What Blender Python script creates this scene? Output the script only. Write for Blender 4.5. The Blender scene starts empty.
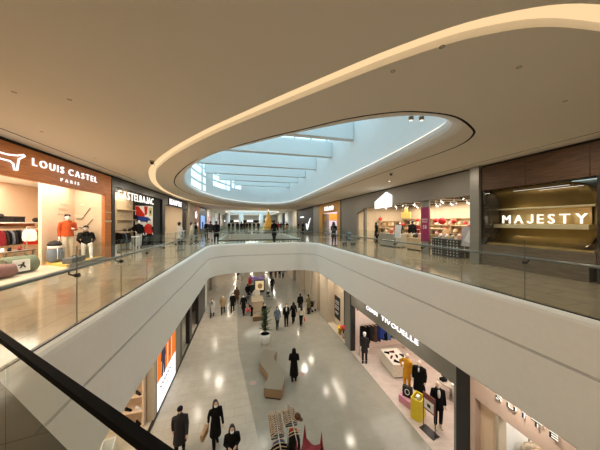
import bpy, bmesh, math, random
from mathutils import Vector, Matrix
from mathutils.geometry import tessellate_polygon
random.seed(7)
PI = math.pi
scene = bpy.context.scene
COL = scene.collection

# ------------------------------------------------------------------ camera
YAW = math.radians(13.7)
CS, SN = math.cos(YAW), math.sin(YAW)
EYE, LOW, CEIL, SOF = 1.6, -6.6, 3.8, -2.1
cam = bpy.data.cameras.new('camera')
cam.sensor_width = 36.0
cam.lens = 13.5
cam.shift_y = -2.5 / 600
cam.clip_start = 0.05
cam.clip_end = 300
camo = bpy.data.objects.new('camera', cam)
COL.objects.link(camo)
camo.location = (0, 0, EYE)
camo.rotation_euler = (PI / 2, 0, -YAW)
scene.camera = camo
scene.view_settings.view_transform = 'Standard'
scene.view_settings.look = 'None'
scene.view_settings.exposure = 0.0
scene.view_settings.gamma = 1.0


def ray(u, v):
    a = (u - 300) / 225
    return a * CS + SN, -a * SN + CS, -(v - 222.5) / 225


def P(u, v, z):                       # measured image point -> plan position on a level z
    x, y, dz = ray(u, v)
    t = (z - EYE) / dz
    return x * t, y * t


def YX(u, x):                         # where the sight line crosses a wall plane x
    a, b, _ = ray(u, 0)
    return b * x / a


def ZX(u, v, x):
    a, b, c = ray(u, v)
    return EYE + c * x / a


# ------------------------------------------------------------------ materials
def mat(name, col, rough=0.6, metal=0.0, var=0.06, scale=8.0, emit=0.0, spec=0.5, bump=0.0, coat=0.0):
    m = bpy.data.materials.new(name)
    m.use_nodes = True
    nt = m.node_tree
    b = nt.nodes['Principled BSDF']
    b.inputs['Roughness'].default_value = rough
    b.inputs['Metallic'].default_value = metal
    b.inputs['Specular IOR Level'].default_value = spec
    b.inputs['Coat Weight'].default_value = coat
    tc = nt.nodes.new('ShaderNodeTexCoord')
    nz = nt.nodes.new('ShaderNodeTexNoise')
    nz.inputs['Scale'].default_value = scale
    nz.inputs['Detail'].default_value = 4
    nt.links.new(tc.outputs['Object'], nz.inputs['Vector'])
    cr = nt.nodes.new('ShaderNodeValToRGB')
    cr.color_ramp.elements[0].position = 0.3
    cr.color_ramp.elements[1].position = 0.7
    cr.color_ramp.elements[0].color = tuple(c * (1 - var) for c in col) + (1,)
    cr.color_ramp.elements[1].color = tuple(min(1, c * (1 + var)) for c in col) + (1,)
    nt.links.new(nz.outputs['Fac'], cr.inputs['Fac'])
    nt.links.new(cr.outputs['Color'], b.inputs['Base Color'])
    if bump:
        bp = nt.nodes.new('ShaderNodeBump')
        bp.inputs['Strength'].default_value = bump
        bp.inputs['Distance'].default_value = 0.01
        nt.links.new(nz.outputs['Fac'], bp.inputs['Height'])
        nt.links.new(bp.outputs['Normal'], b.inputs['Normal'])
    if emit:
        b.inputs['Emission Color'].default_value = tuple(col) + (1,)
        b.inputs['Emission Strength'].default_value = emit
    return m


def tile_mat(name, c1, c2, grout, w, h, rough, rot=0.0, mortar=0.006, var=0.5, spec=0.5):
    m = bpy.data.materials.new(name)
    m.use_nodes = True
    nt = m.node_tree
    b = nt.nodes['Principled BSDF']
    b.inputs['Roughness'].default_value = rough
    b.inputs['Specular IOR Level'].default_value = spec
    tc = nt.nodes.new('ShaderNodeTexCoord')
    mp = nt.nodes.new('ShaderNodeMapping')
    mp.inputs['Rotation'].default_value = (0, 0, rot)
    br = nt.nodes.new('ShaderNodeTexBrick')
    br.inputs['Color1'].default_value = c1 + (1,)
    br.inputs['Color2'].default_value = c2 + (1,)
    br.inputs['Mortar'].default_value = grout + (1,)
    br.inputs['Scale'].default_value = 1.0
    br.inputs['Mortar Size'].default_value = mortar
    br.inputs['Brick Width'].default_value = w
    br.inputs['Row Height'].default_value = h
    nz = nt.nodes.new('ShaderNodeTexNoise')
    nz.inputs['Scale'].default_value = 2.5
    nz.inputs['Detail'].default_value = 6
    mx = nt.nodes.new('ShaderNodeMix')
    mx.data_type = 'RGBA'
    mx.blend_type = 'MULTIPLY'
    mx.inputs['Factor'].default_value = var
    cr = nt.nodes.new('ShaderNodeValToRGB')
    cr.color_ramp.elements[0].position = 0.3
    cr.color_ramp.elements[0].color = (0.72, 0.70, 0.66, 1)
    cr.color_ramp.elements[1].position = 0.65
    nt.links.new(tc.outputs['Object'], mp.inputs['Vector'])
    nt.links.new(mp.outputs['Vector'], br.inputs['Vector'])
    nt.links.new(tc.outputs['Object'], nz.inputs['Vector'])
    nt.links.new(nz.outputs['Fac'], cr.inputs['Fac'])
    nt.links.new(br.outputs['Color'], mx.inputs['A'])
    nt.links.new(cr.outputs['Color'], mx.inputs['B'])
    nt.links.new(mx.outputs['Result'], b.inputs['Base Color'])
    return m


def wood_mat(name, c1, c2, axis=1, rough=0.45, scale=3.0):
    m = bpy.data.materials.new(name)
    m.use_nodes = True
    nt = m.node_tree
    b = nt.nodes['Principled BSDF']
    b.inputs['Roughness'].default_value = rough
    tc = nt.nodes.new('ShaderNodeTexCoord')
    mp = nt.nodes.new('ShaderNodeMapping')
    s = [14.0, 14.0, 14.0]
    s[axis] = 0.8
    mp.inputs['Scale'].default_value = s
    nz = nt.nodes.new('ShaderNodeTexNoise')
    nz.inputs['Scale'].default_value = scale
    nz.inputs['Detail'].default_value = 6
    nz.inputs['Distortion'].default_value = 0.8
    cr = nt.nodes.new('ShaderNodeValToRGB')
    cr.color_ramp.elements[0].position = 0.35
    cr.color_ramp.elements[0].color = c1 + (1,)
    cr.color_ramp.elements[1].position = 0.68
    cr.color_ramp.elements[1].color = c2 + (1,)
    nt.links.new(tc.outputs['Object'], mp.inputs['Vector'])
    nt.links.new(mp.outputs['Vector'], nz.inputs['Vector'])
    nt.links.new(nz.outputs['Fac'], cr.inputs['Fac'])
    nt.links.new(cr.outputs['Color'], b.inputs['Base Color'])
    return m


def glow_mat(name, col, strength):
    m = bpy.data.materials.new(name)
    m.use_nodes = True
    nt = m.node_tree
    nt.nodes.clear()
    e = nt.nodes.new('ShaderNodeEmission')
    e.inputs['Color'].default_value = tuple(col) + (1,)
    e.inputs['Strength'].default_value = strength
    o = nt.nodes.new('ShaderNodeOutputMaterial')
    nt.links.new(e.outputs[0], o.inputs[0])
    return m


def glass_mat(name, tint, refl=0.06, edge=0.5):
    m = bpy.data.materials.new(name)
    m.use_nodes = True
    nt = m.node_tree
    nt.nodes.clear()
    t = nt.nodes.new('ShaderNodeBsdfTransparent')
    t.inputs['Color'].default_value = tint + (1,)
    g = nt.nodes.new('ShaderNodeBsdfGlossy')
    g.inputs['Roughness'].default_value = 0.02
    g.inputs['Color'].default_value = (0.9, 0.95, 0.93, 1)
    lw = nt.nodes.new('ShaderNodeFresnel')
    lw.inputs['IOR'].default_value = 1.45
    ma = nt.nodes.new('ShaderNodeMath')
    ma.operation = 'MULTIPLY'
    ma.inputs[1].default_value = 0.9
    mx = nt.nodes.new('ShaderNodeMixShader')
    o = nt.nodes.new('ShaderNodeOutputMaterial')
    ge = nt.nodes.new('ShaderNodeNewGeometry')
    sb = nt.nodes.new('ShaderNodeMath')
    sb.operation = 'SUBTRACT'
    sb.inputs[0].default_value = 1.0
    nt.links.new(ge.outputs['Backfacing'], sb.inputs[1])
    mb_ = nt.nodes.new('ShaderNodeMath')
    mb_.operation = 'MULTIPLY'
    nt.links.new(lw.outputs[0], ma.inputs[0])
    nt.links.new(ma.outputs[0], mb_.inputs[0])
    nt.links.new(sb.outputs[0], mb_.inputs[1])
    nt.links.new(mb_.outputs[0], mx.inputs[0])
    nt.links.new(t.outputs[0], mx.inputs[1])
    nt.links.new(g.outputs[0], mx.inputs[2])
    nt.links.new(mx.outputs[0], o.inputs[0])
    return m


M = {}
def C(name, col, **k):
    if name not in M:
        M[name] = mat(name, col, **k)
    return M[name]

M['floor_up'] = tile_mat('beige_stone_tile', (0.335, 0.28, 0.195), (0.305, 0.252, 0.175), (0.18, 0.15, 0.105), 1.2, 0.6, 0.11, PI / 2, 0.007, 0.5, 0.32)
M['floor_pale'] = tile_mat('pale_stone_tile', (0.475, 0.42, 0.345), (0.44, 0.39, 0.32), (0.33, 0.295, 0.25), 0.9, 0.45, 0.18, 0.0, 0.006, 0.35, 0.3)
M['floor_grey'] = tile_mat('grey_stone_tile', (0.31, 0.285, 0.235), (0.295, 0.272, 0.223), (0.25, 0.235, 0.20), 0.9, 0.45, 0.14, 0.0, 0.005, 0.3, 0.3)
M['floor_pink'] = tile_mat('pink_oak_boards', (0.60, 0.49, 0.43), (0.54, 0.44, 0.38), (0.46, 0.37, 0.32), 1.2, 0.14, 0.35, 0.3, 0.003, 0.4)
M['floor_cream'] = tile_mat('cream_tile', (0.66, 0.56, 0.44), (0.62, 0.53, 0.42), (0.5, 0.43, 0.34), 0.8, 0.8, 0.3, 0.0, 0.004, 0.3)
C('ceiling', (0.78, 0.72, 0.62), rough=0.85, var=0.02, scale=60, bump=0.05)
C('fascia', (0.80, 0.765, 0.705), rough=0.55, var=0.015)
C('seam', (0.55, 0.52, 0.48), rough=0.8)
C('white_paint', (0.82, 0.82, 0.80), rough=0.7, var=0.02)
C('well_paint', (0.80, 0.83, 0.84), rough=0.8, var=0.01)
C('beam_paint', (0.74, 0.78, 0.80), rough=0.8, var=0.01)
C('dark_slot', (0.02, 0.018, 0.016), rough=0.9)
C('black_metal', (0.018, 0.016, 0.015), rough=0.35, var=0.1)
C('black_matte', (0.014, 0.013, 0.013), rough=0.8, var=0.1)
C('steel', (0.42, 0.41, 0.39), rough=0.35, metal=0.9)
C('grey_panel', (0.19, 0.175, 0.15), rough=0.55, var=0.03)
C('grey_metal_panel', (0.25, 0.24, 0.21), rough=0.4, var=0.03, metal=0.3)
C('beige_wall', (0.66, 0.54, 0.40), rough=0.7, var=0.02)
C('peach_wall', (0.78, 0.60, 0.44), rough=0.8, var=0.02)
C('pink_wall', (0.62, 0.47, 0.40), rough=0.6, var=0.02)
C('pillar_beige', (0.50, 0.42, 0.32), rough=0.6, var=0.03)
C('tan', (0.45, 0.36, 0.25), rough=0.6, var=0.05)
C('gold', (0.52, 0.38, 0.16), rough=0.28, metal=0.85, var=0.12, scale=2)
C('gold_pale', (0.60, 0.55, 0.36), rough=0.4, metal=0.5, var=0.05)
C('bronze', (0.20, 0.14, 0.055), rough=0.3, metal=0.8, var=0.15, scale=2)
C('rail_steel', (0.20, 0.20, 0.19), rough=0.35, metal=0.8)
C('dark_mirror', (0.07, 0.065, 0.06), rough=0.08, metal=0.6)
C('orange_panel', (0.52, 0.26, 0.05), rough=0.5, var=0.05)
C('magenta', (0.30, 0.012, 0.10), rough=0.6)
M['wood_orange'] = wood_mat('orange_walnut', (0.33, 0.098, 0.019), (0.55, 0.195, 0.042), 1)
M['wood_dark'] = wood_mat('dark_walnut', (0.050, 0.024, 0.009), (0.120, 0.058, 0.024), 1, 0.65)
M['wood_grey'] = wood_mat('grey_oak', (0.10, 0.075, 0.05), (0.19, 0.145, 0.10), 1, 0.5)
M['wood_hanger'] = wood_mat('pale_beech', (0.50, 0.33, 0.20), (0.66, 0.47, 0.30), 0, 0.5)
M['glass'] = glass_mat('clear_green_glass', (0.965, 0.985, 0.972))
M['shop_glass'] = glass_mat('shop_glass', (0.97, 0.98, 0.97))
M['roof_glass'] = glass_mat('roof_glass', (0.93, 0.99, 1.0))
M['cove'] = glow_mat('warm_cove_light', (1.0, 0.68, 0.36), 1.05)
M['led'] = glow_mat('led_strip', (1.0, 0.92, 0.78), 1.25)
M['sign_white'] = glow_mat('lit_white_letters', (1.0, 0.97, 0.95), 1.5)
M['sign_warm'] = glow_mat('lit_warm_letters', (1.0, 0.92, 0.76), 1.5)
M['lens'] = glow_mat('lamp_lens', (1.0, 0.92, 0.78), 6.0)
M['screen_blue'] = glow_mat('blue_screen', (0.35, 0.55, 1.0), 1.1)
M['box_white'] = glow_mat('lightbox_white', (1.0, 0.98, 0.97), 1.35)
M['box_orange'] = glow_mat('lightbox_orange', (0.95, 0.23, 0.04), 0.95)
M['box_peach'] = glow_mat('lightbox_peach', (1.0, 0.62, 0.36), 1.0)

# ------------------------------------------------------------------ mesh collector
class MB:
    def __init__(s):
        s.v = []
        s.f = []
        s.sm = []

    def add(s, vs, fs, smooth=False):
        n = len(s.v)
        s.v += [tuple(p) for p in vs]
        s.f += [tuple(i + n for i in f) for f in fs]
        s.sm += [smooth] * len(fs)
        return s

    def box(s, x0, x1, y0, y1, z0, z1):
        vs = [(x, y, z) for z in (z0, z1) for y in (y0, y1) for x in (x0, x1)]
        return s.add(vs, [(0, 2, 3, 1), (4, 5, 7, 6), (0, 1, 5, 4), (2, 6, 7, 3), (0, 4, 6, 2), (1, 3, 7, 5)])

    def obox(s, c, size, rz=0.0, rx=0.0, ry=0.0):
        m = Matrix.Rotation(rz, 3, 'Z') @ Matrix.Rotation(ry, 3, 'Y') @ Matrix.Rotation(rx, 3, 'X')
        h = [d / 2 for d in size]
        vs = [Vector(c) + m @ Vector((x * h[0], y * h[1], z * h[2])) for z in (-1, 1) for y in (-1, 1) for x in (-1, 1)]
        return s.add(vs, [(0, 2, 3, 1), (4, 5, 7, 6), (0, 1, 5, 4), (2, 6, 7, 3), (0, 4, 6, 2), (1, 3, 7, 5)])

    def tube(s, pts, rad, n=10, cap=True, flat=None):
        """round tube along pts; rad a number or one (rx, ry) / number per point"""
        pts = [Vector(p) for p in pts]
        k = len(pts)
        rads = rad if isinstance(rad, (list, tuple)) else [rad] * k
        rads = [(r, r) if not isinstance(r, (list, tuple)) else r for r in rads]
        vs, fs = [], []
        prev = None
        for i, p in enumerate(pts):
            d = (pts[min(i + 1, k - 1)] - pts[max(i - 1, 0)])
            d = d.normalized() if d.length > 1e-9 else Vector((0, 0, 1))
            if prev is None:
                ref = Vector((1, 0, 0)) if abs(d.x) < 0.9 else Vector((0, 1, 0))
                a = (ref - d * ref.dot(d)).normalized()
            else:
                a = (prev - d * prev.dot(d)).normalized()
            prev = a
            b = d.cross(a)
            for j in range(n):
                t = 2 * PI * j / n
                vs.append(p + a * (rads[i][0] * math.cos(t)) + b * (rads[i][1] * math.sin(t)))
        for i in range(k - 1):
            for j in range(n):
                fs.append((i * n + j, i * n + (j + 1) % n, (i + 1) * n + (j + 1) % n, (i + 1) * n + j))
        s.add(vs, fs, True)
        if cap:
            base = len(s.v) - len(vs)
            s.f += [tuple(base + j for j in reversed(range(n))), tuple(base + (k - 1) * n + j for j in range(n))]
            s.sm += [False, False]
        return s

    def cyl(s, x, y, z0, z1, r0, r1=None, n=20):
        return s.tube([(x, y, z0), (x, y, z1)], [r0, r0 if r1 is None else r1], n)

    def ell(s, c, r, nu=16, nv=10):
        vs = [(c[0], c[1], c[2] - r[2])]
        for i in range(1, nv):
            t = PI * i / nv - PI / 2
            for j in range(nu):
                p = 2 * PI * j / nu
                vs.append((c[0] + r[0] * math.cos(t) * math.cos(p), c[1] + r[1] * math.cos(t) * math.sin(p), c[2] + r[2] * math.sin(t)))
        vs.append((c[0], c[1], c[2] + r[2]))
        fs = []
        for j in range(nu):
            fs.append((0, 1 + (j + 1) % nu, 1 + j))
            for i in range(nv - 2):
                a = 1 + i * nu
                fs.append((a + j, a + (j + 1) % nu, a + nu + (j + 1) % nu, a + nu + j))
            fs.append((1 + (nv - 2) * nu + j, 1 + (nv - 2) * nu + (j + 1) % nu, len(vs) - 1))
        return s.add(vs, fs, True)

    def lathe(s, prof, x=0, y=0, n=24):
        """prof: list of (r, z), closed top and bottom"""
        vs, fs = [], []
        for r, z in prof:
            for j in range(n):
                t = 2 * PI * j / n
                vs.append((x + r * math.cos(t), y + r * math.sin(t), z))
        for i in range(len(prof) - 1):
            for j in range(n):
                fs.append((i * n + j, i * n + (j + 1) % n, (i + 1) * n + (j + 1) % n, (i + 1) * n + j))
        s.add(vs, fs, True)
        b = len(s.v) - len(vs)
        s.f += [tuple(b + j for j in reversed(range(n))), tuple(b + (len(prof) - 1) * n + j for j in range(n))]
        s.sm += [False, False]
        return s

    def prism(s, poly, h0, h1, plane='xy'):
        """extrude a 2-D outline; plane xy -> along z, xz -> along y, yz -> along x"""
        def at(p, h):
            return {'xy': (p[0], p[1], h), 'xz': (p[0], h, p[1]), 'yz': (h, p[0], p[1])}[plane]
        n = len(poly)
        vs = [at(p, h0) for p in poly] + [at(p, h1) for p in poly]
        fs = [(i, (i + 1) % n, n + (i + 1) % n, n + i) for i in range(n)]
        tri = tessellate_polygon([[Vector((p[0], p[1], 0)) for p in poly]])
        fs += [tuple(t) for t in tri] + [tuple(n + i for i in reversed(t)) for t in tri]
        return s.add(vs, fs)

    def flat(s, loops, z):
        """a level sheet bounded by loops[0] with the other loops as holes"""
        tri = tessellate_polygon([[Vector((p[0], p[1], 0)) for p in l] for l in loops])
        vs = [(p[0], p[1], z) for l in loops for p in l]
        return s.add(vs, [tuple(t) for t in tri])

    def strip(s, a, b, closed=True, smooth=True):
        n = len(a)
        vs = list(a) + list(b)
        fs = [(i, (i + 1) % n, n + (i + 1) % n, n + i) for i in range(n if closed else n - 1)]
        return s.add(vs, fs, smooth)

    def mesh(s, name, bevel=0.0, seg=2, weld=False):
        me = bpy.data.meshes.new(name)
        me.from_pydata(s.v, [], s.f)
        me.update()
        for p, q in zip(me.polygons, s.sm):
            p.use_smooth = q
        bm = bmesh.new()
        bm.from_mesh(me)
        if weld:
            bmesh.ops.remove_doubles(bm, verts=bm.verts, dist=1e-5)
        bmesh.ops.recalc_face_normals(bm, faces=bm.faces)
        if bevel:
            es = [e for e in bm.edges if len(e.link_faces) == 2 and e.calc_face_angle(0) > 0.6]
            bmesh.ops.bevel(bm, geom=es, offset=bevel, segments=seg, profile=0.5, affect='EDGES', clamp_overlap=True)
        bm.to_mesh(me)
        bm.free()
        return me

    def build(s, name, m, parent=None, bevel=0.0, seg=2, loc=None, rot=None):
        return put(name, s.mesh(name, bevel, seg), m, parent, loc, rot)


def put(name, me, m, parent=None, loc=None, rot=None):
    o = bpy.data.objects.new(name, me)
    COL.objects.link(o)
    if parent is not None:
        o.parent = parent
    if loc is not None:
        o.location = loc
    if rot is not None:
        o.rotation_euler = rot
    if m is not None:
        if not me.materials:
            me.materials.append(m)
        if me.materials[0] is not m:
            o.material_slots[0].link = 'OBJECT'
            o.material_slots[0].material = m
    return o


def thing(name, label, cat, loc=(0, 0, 0), rz=0.0, group=None, rot=None):
    o = bpy.data.objects.new(name, None)
    COL.objects.link(o)
    o.empty_display_size = 0.1
    o.location = loc
    o.rotation_euler = rot if rot else (0, 0, rz)
    o['label'] = label
    o['category'] = cat
    if group:
        o['group'] = group
    return o


def tag(o, label, cat, group=None):
    o['label'] = label
    o['category'] = cat
    if group:
        o['group'] = group
    return o


def struct(name, mb, m, bevel=0.0):
    o = mb.build(name, m, None, bevel)
    o['kind'] = 'structure'
    return o


def copy_tree(o, loc=None, rz=None, label=None, group=None, parent=None):
    c = o.copy()
    COL.objects.link(c)
    if parent is not None:
        c.parent = parent
    if loc is not None:
        c.location = loc
    if rz is not None:
        c.rotation_euler = (0, 0, rz)
    if label:
        c['label'] = label
    if group:
        c['group'] = group
    for ch in list(o.children):
        copy_tree(ch, parent=c)
    return c


def paint(o, m):
    for s in o.material_slots:
        s.link = 'OBJECT'
        s.material = m


def spline(pts, closed=True, sub=8):
    n = len(pts)
    out = []
    for i in range(n if closed else n - 1):
        if closed:
            p = [pts[(i + k) % n] for k in (-1, 0, 1, 2)]
        else:
            p = [pts[min(max(i + k, 0), n - 1)] for k in (-1, 0, 1, 2)]
        for j in range(sub):
            t = j / sub
            out.append(tuple(0.5 * (2 * p[1][a] + (p[2][a] - p[0][a]) * t + (2 * p[0][a] - 5 * p[1][a] + 4 * p[2][a] - p[3][a]) * t * t
                                    + (3 * p[1][a] - p[0][a] - 3 * p[2][a] + p[3][a]) * t ** 3) for a in range(2)))
    if not closed:
        out.append(tuple(pts[-1]))
    return out


def offset(loop, d, closed=True):
    """shift a plan loop sideways; +d is to the right of travel"""
    n = len(loop)
    out = []
    for i in range(n):
        a = loop[(i - 1) % n] if closed else loop[max(i - 1, 0)]
        b = loop[(i + 1) % n] if closed else loop[min(i + 1, n - 1)]
        t = Vector((b[0] - a[0], b[1] - a[1]))
        t.normalize()
        out.append((loop[i][0] + t.y * d, loop[i][1] - t.x * d))
    return out


def area(loop):
    return sum(loop[i - 1][0] * loop[i][1] - loop[i][0] * loop[i - 1][1] for i in range(len(loop))) / 2


def ccw(loop):
    return loop if area(loop) > 0 else loop[::-1]


def up(loop, z):
    return [(p[0], p[1], z) for p in loop]


def round_poly(pts, radii, seg=10):
    """corners of a plan outline rounded off"""
    out = []
    n = len(pts)
    for i in range(n):
        p, a, b = Vector(pts[i]), Vector(pts[i - 1]), Vector(pts[(i + 1) % n])
        r = radii[i]
        if r <= 0:
            out.append(tuple(p))
            continue
        da, db = (a - p).normalized(), (b - p).normalized()
        half = da.angle(db) / 2
        t = r / math.tan(half)
        c = p + (da + db).normalized() * (r / math.sin(half))
        s0, s1 = p + da * t, p + db * t
        a0 = math.atan2(s0.y - c.y, s0.x - c.x)
        a1 = math.atan2(s1.y - c.y, s1.x - c.x)
        while a1 - a0 > PI:
            a1 -= 2 * PI
        while a1 - a0 < -PI:
            a1 += 2 * PI
        for j in range(seg + 1):
            t_ = a0 + (a1 - a0) * j / seg
            out.append((c.x + r * math.cos(t_), c.y + r * math.sin(t_)))
    return out


def densify(loop, step=0.4):
    out = []
    n = len(loop)
    for i in range(n):
        a, b = Vector(loop[i]), Vector(loop[(i + 1) % n])
        k = max(1, int((b - a).length / step))
        for j in range(k):
            out.append(tuple(a.lerp(b, j / k)))
    return out


def remesh(mb, voxel, name, smooth_it=2):
    me = mb.mesh(name)
    o = bpy.data.objects.new('tmp', me)
    COL.objects.link(o)
    md = o.modifiers.new('r', 'REMESH')
    md.mode = 'VOXEL'
    md.voxel_size = voxel
    md.use_smooth_shade = True
    if smooth_it:
        sm = o.modifiers.new('s', 'SMOOTH')
        sm.factor = 0.5
        sm.iterations = smooth_it
    dg = bpy.context.evaluated_depsgraph_get()
    out = bpy.data.meshes.new_from_object(o.evaluated_get(dg))
    bpy.data.objects.remove(o)
    bpy.data.meshes.remove(me)
    out.name = name
    for p in out.polygons:
        p.use_smooth = True
    return out


def join_meshes(name, meshes):
    bm = bmesh.new()
    for m_ in meshes:
        bm.from_mesh(m_)
    me = bpy.data.meshes.new(name)
    bm.to_mesh(me)
    bm.free()
    for p in me.polygons:
        p.use_smooth = True
    return me


_glyph = {}
def glyph(ch, depth, bold):
    k = (ch, depth, bold)
    if k not in _glyph:
        cu = bpy.data.curves.new('g', 'FONT')
        cu.body = ch
        cu.size = 1.0
        cu.extrude = depth
        cu.offset = bold
        cu.resolution_u = 3
        o = bpy.data.objects.new('g', cu)
        COL.objects.link(o)
        dg = bpy.context.evaluated_depsgraph_get()
        me = bpy.data.meshes.new_from_object(o.evaluated_get(dg))
        bpy.data.objects.remove(o)
        bpy.data.curves.remove(cu)
        if ch == 'J':                    # a J with a full hook
            o_ = [(0.30, 0.70), (0.40, 0.70)] + [(0.20 + 0.20 * math.cos(t), 0.19 - 0.20 * math.sin(t)) for t in [PI * i / 10 for i in range(11)]]
            o_ += [(0.20 - 0.10 * math.cos(t), 0.19 - 0.10 * math.sin(t)) for t in [PI * i / 10 for i in range(11)]]
            me = MB().prism(o_, -depth, depth).mesh('g')
        xs = [v.co.x for v in me.vertices] or [0, 0.3]
        x0 = min(xs)
        for v in me.vertices:
            v.co.x -= x0
        _glyph[k] = (me, max(xs) - x0)
    return _glyph[k]


def lettering(text, parent, x0, y0, width, height, m, depth=0.03, bold=0.0, gap=0.14, name='letter', z=0.0):
    """a row of separate letters in the parent's x-y plane, fitted to width x height"""
    tot = 0
    items = []
    for ch in text:
        if ch == ' ':
            tot += 0.35
            continue
        me, w = glyph(ch, depth / height * 0.35, bold)
        items.append((me, tot))
        tot += w + gap
    tot -= gap
    sx, sy = width / tot, height / 0.72
    for me, x in items:
        key = me
        o = put(name, me, m, parent, (x0 + x * sx, y0, z))
        o.scale = (sx, sy, sy)
    return parent


LEFT_FACE = (PI / 2, 0, PI / 2)      # sign on the left wall, read from the corridor
RIGHT_FACE = (PI / 2, 0, -PI / 2)
NEAR_FACE = (PI / 2, 0, 0)


def area_lamp(loc, size, power, col=(1, 0.84, 0.64), rot=(0, 0, 0), sy=None, spread=PI):
    l = bpy.data.lights.new('lamp', 'AREA')
    l.energy = power
    l.color = col
    l.size = size
    l.spread = spread
    if sy:
        l.shape = 'RECTANGLE'
        l.size_y = sy
    o = bpy.data.objects.new('lamp', l)
    COL.objects.link(o)
    o.location = loc
    o.rotation_euler = rot
    return o
# ================================================================== THE SETTING
VOID = densify(ccw(round_poly([(-2.48, 2.65), (0.30, 0.314), (5.42, 0.2), (5.42, 17.2), (-2.48, 17.2)], [0.0, 0.3, 0.5, 1.7, 1.7])), 0.33)
VOID2 = densify(ccw(round_poly([(-2.4, 20.6), (5.2, 20.6), (5.2, 31.5), (-2.4, 31.5)], [0.6, 0.6, 0.9, 0.9])), 0.5)
BOUND = [(-13, -7), (17, -7), (17, 80), (-13, 80)]

struct('floor', MB().flat([BOUND, VOID, VOID2], 0.0), M['floor_up'])
SPLIT = spline([(1.2, -7), (0.9, 0), (0.75, 5), (0.52, 8.2), (0.0, 12), (-0.5, 16.3), (-0.75, 24.7), (-0.5, 32), (0.2, 45), (0.5, 80)], False, 6)
struct('floor_lower_pale', MB().flat([[(-13, -7)] + SPLIT + [(-13, 80)]], LOW), M['floor_pale'])
struct('floor_lower_grey', MB().flat([SPLIT + [(17, 80), (17, -7)]], LOW), M['floor_grey'])


def fascia(loop, name, m):
    prof = [(0, 0.0), (0, 0.055), (-0.05, 0.06), (-0.10, 0.045), (-0.14, 0.01), (-0.155, -0.05), (-0.155, -0.80)]
    low = [(-0.155, -0.855), (-0.155, SOF + 0.03), (-0.145, SOF), (-0.02, SOF)]
    mb = MB()
    for pr in (prof, low):
        for (d0, z0), (d1, z1) in zip(pr, pr[1:]):
            mb.strip(up(offset(loop, d0), z0), up(offset(loop, d1), z1))
    struct(name, mb, m)
    g = MB()
    for (d0, z0), (d1, z1) in zip([(-0.155, -0.80), (-0.13, -0.805), (-0.13, -0.85)], [(-0.13, -0.805), (-0.13, -0.85), (-0.155, -0.855)]):
        g.strip(up(offset(loop, d0), z0), up(offset(loop, d1), z1))
    struct('trim_' + name.split('_')[-1], g, M['seam'])


fascia(VOID, 'wall_fascia_front', M['fascia'])
fascia(VOID2, 'wall_fascia_back', M['fascia'])
struct('ceiling_lower', MB().flat([BOUND, offset(VOID, -0.03), offset(VOID2, -0.03)], SOF), M['ceiling'])

struct('trim_near_ledge', MB().prism([(-2.44, 2.64), (0.26, 0.37), (0.40, 0.535), (-2.34, 2.83)], 0.02, 0.068), C('ledge_shade', (0.022, 0.022, 0.019), rough=0.7, spec=0.1))  # shade on the near lip is put into this strip's dark colour
# ---- upper ceiling: outer field, light groove, island, slot, lip and well
C_OUT = spline([(17, 4.6), (10.5, 2.6), (7, 1.75), (5, 1.42), (3.47, 1.49), (2.61, 1.81), (1.87, 2.42), (0.87, 3.55), (-0.22, 4.85), (-1.10, 5.95),
                (-2.2, 7.52), (-3.16, 9.12), (-4.1, 11.1), (-5.1, 14.5), (-5.65, 18.7), (-5.5, 24.6), (-4.4, 29), (-2, 32.6), (2.4, 36.2), (10, 38.5), (17, 39)], False, 6)
C_IN = offset(C_OUT, 0.27, False)
W = ccw(spline([(4.73, 4.45), (4.92, 5.3), (5.1, 7.5), (5.2, 10.7), (5.3, 16), (5.3, 22), (5.1, 25.5), (4.2, 28), (2.5, 29.0), (0.3, 27.8), (-1.58, 25.2),
                (-2.8, 22), (-3.44, 19), (-3.5, 15.5), (-2.98, 12.6), (-2.22, 10.3), (-0.99, 8.02), (0.41, 6.48), (1.355, 5.56), (2.3, 4.75), (3.02, 4.3), (3.68, 4.08), (4.3, 4.12)]))
S = ccw(spline([(5.10, 4.1), (5.58, 4.44), (5.95, 5.12), (6.02, 6.13), (5.95, 7.9), (5.95, 11.9), (6, 16), (6, 22), (5.8, 26.5), (4.8, 29.4), (2.5, 30.4), (-0.3, 29), (-2.3, 26),
                (-3.5, 22.5), (-4.1, 19.2), (-4.1, 15.3), (-3.4, 12.3), (-2.1, 9.3), (-0.92, 7.5), (0.38, 6.01), (1.26, 5.17), (2.05, 4.42), (2.83, 3.92), (3.45, 3.75), (4.25, 3.76)]))
S2 = offset(S, -0.05)
WELL2 = ccw(round_poly([(-3.5, 43), (6.5, 43), (6.5, 64), (-3.5, 64)], [2, 2, 2, 2], 6))
struct('ceiling_outer', MB().flat([C_OUT + [(17, 80), (-13, 80), (-13, -7), (17, -7)], WELL2], CEIL), M['ceiling'])
struct('ceiling_island', MB().flat([C_IN, S], CEIL), M['ceiling'])
g = MB()
g.strip(up(C_OUT, CEIL), up(C_OUT, CEIL + 0.10), False).strip(up(C_IN, CEIL), up(C_IN, CEIL + 0.10), False)
struct('trim_cove', g, M['white_paint'])
cove = MB().strip(up(C_OUT, CEIL + 0.10), up(C_IN, CEIL + 0.10), False).strip(up(offset(C_OUT, 0.005, False), CEIL + 0.012), up(offset(C_OUT, 0.005, False), CEIL + 0.10), False).build('cove_light', M['cove'])
tag(cove, 'warm curved light groove sweeping round the ceiling island', 'ceiling light')
g = MB().strip(up(S, CEIL), up(S, CEIL + 0.08)).strip(up(S2, CEIL), up(S2, CEIL + 0.08)).strip(up(S, CEIL + 0.08), up(S2, CEIL + 0.08))
struct('trim_slot', g, M['dark_slot'])
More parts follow.
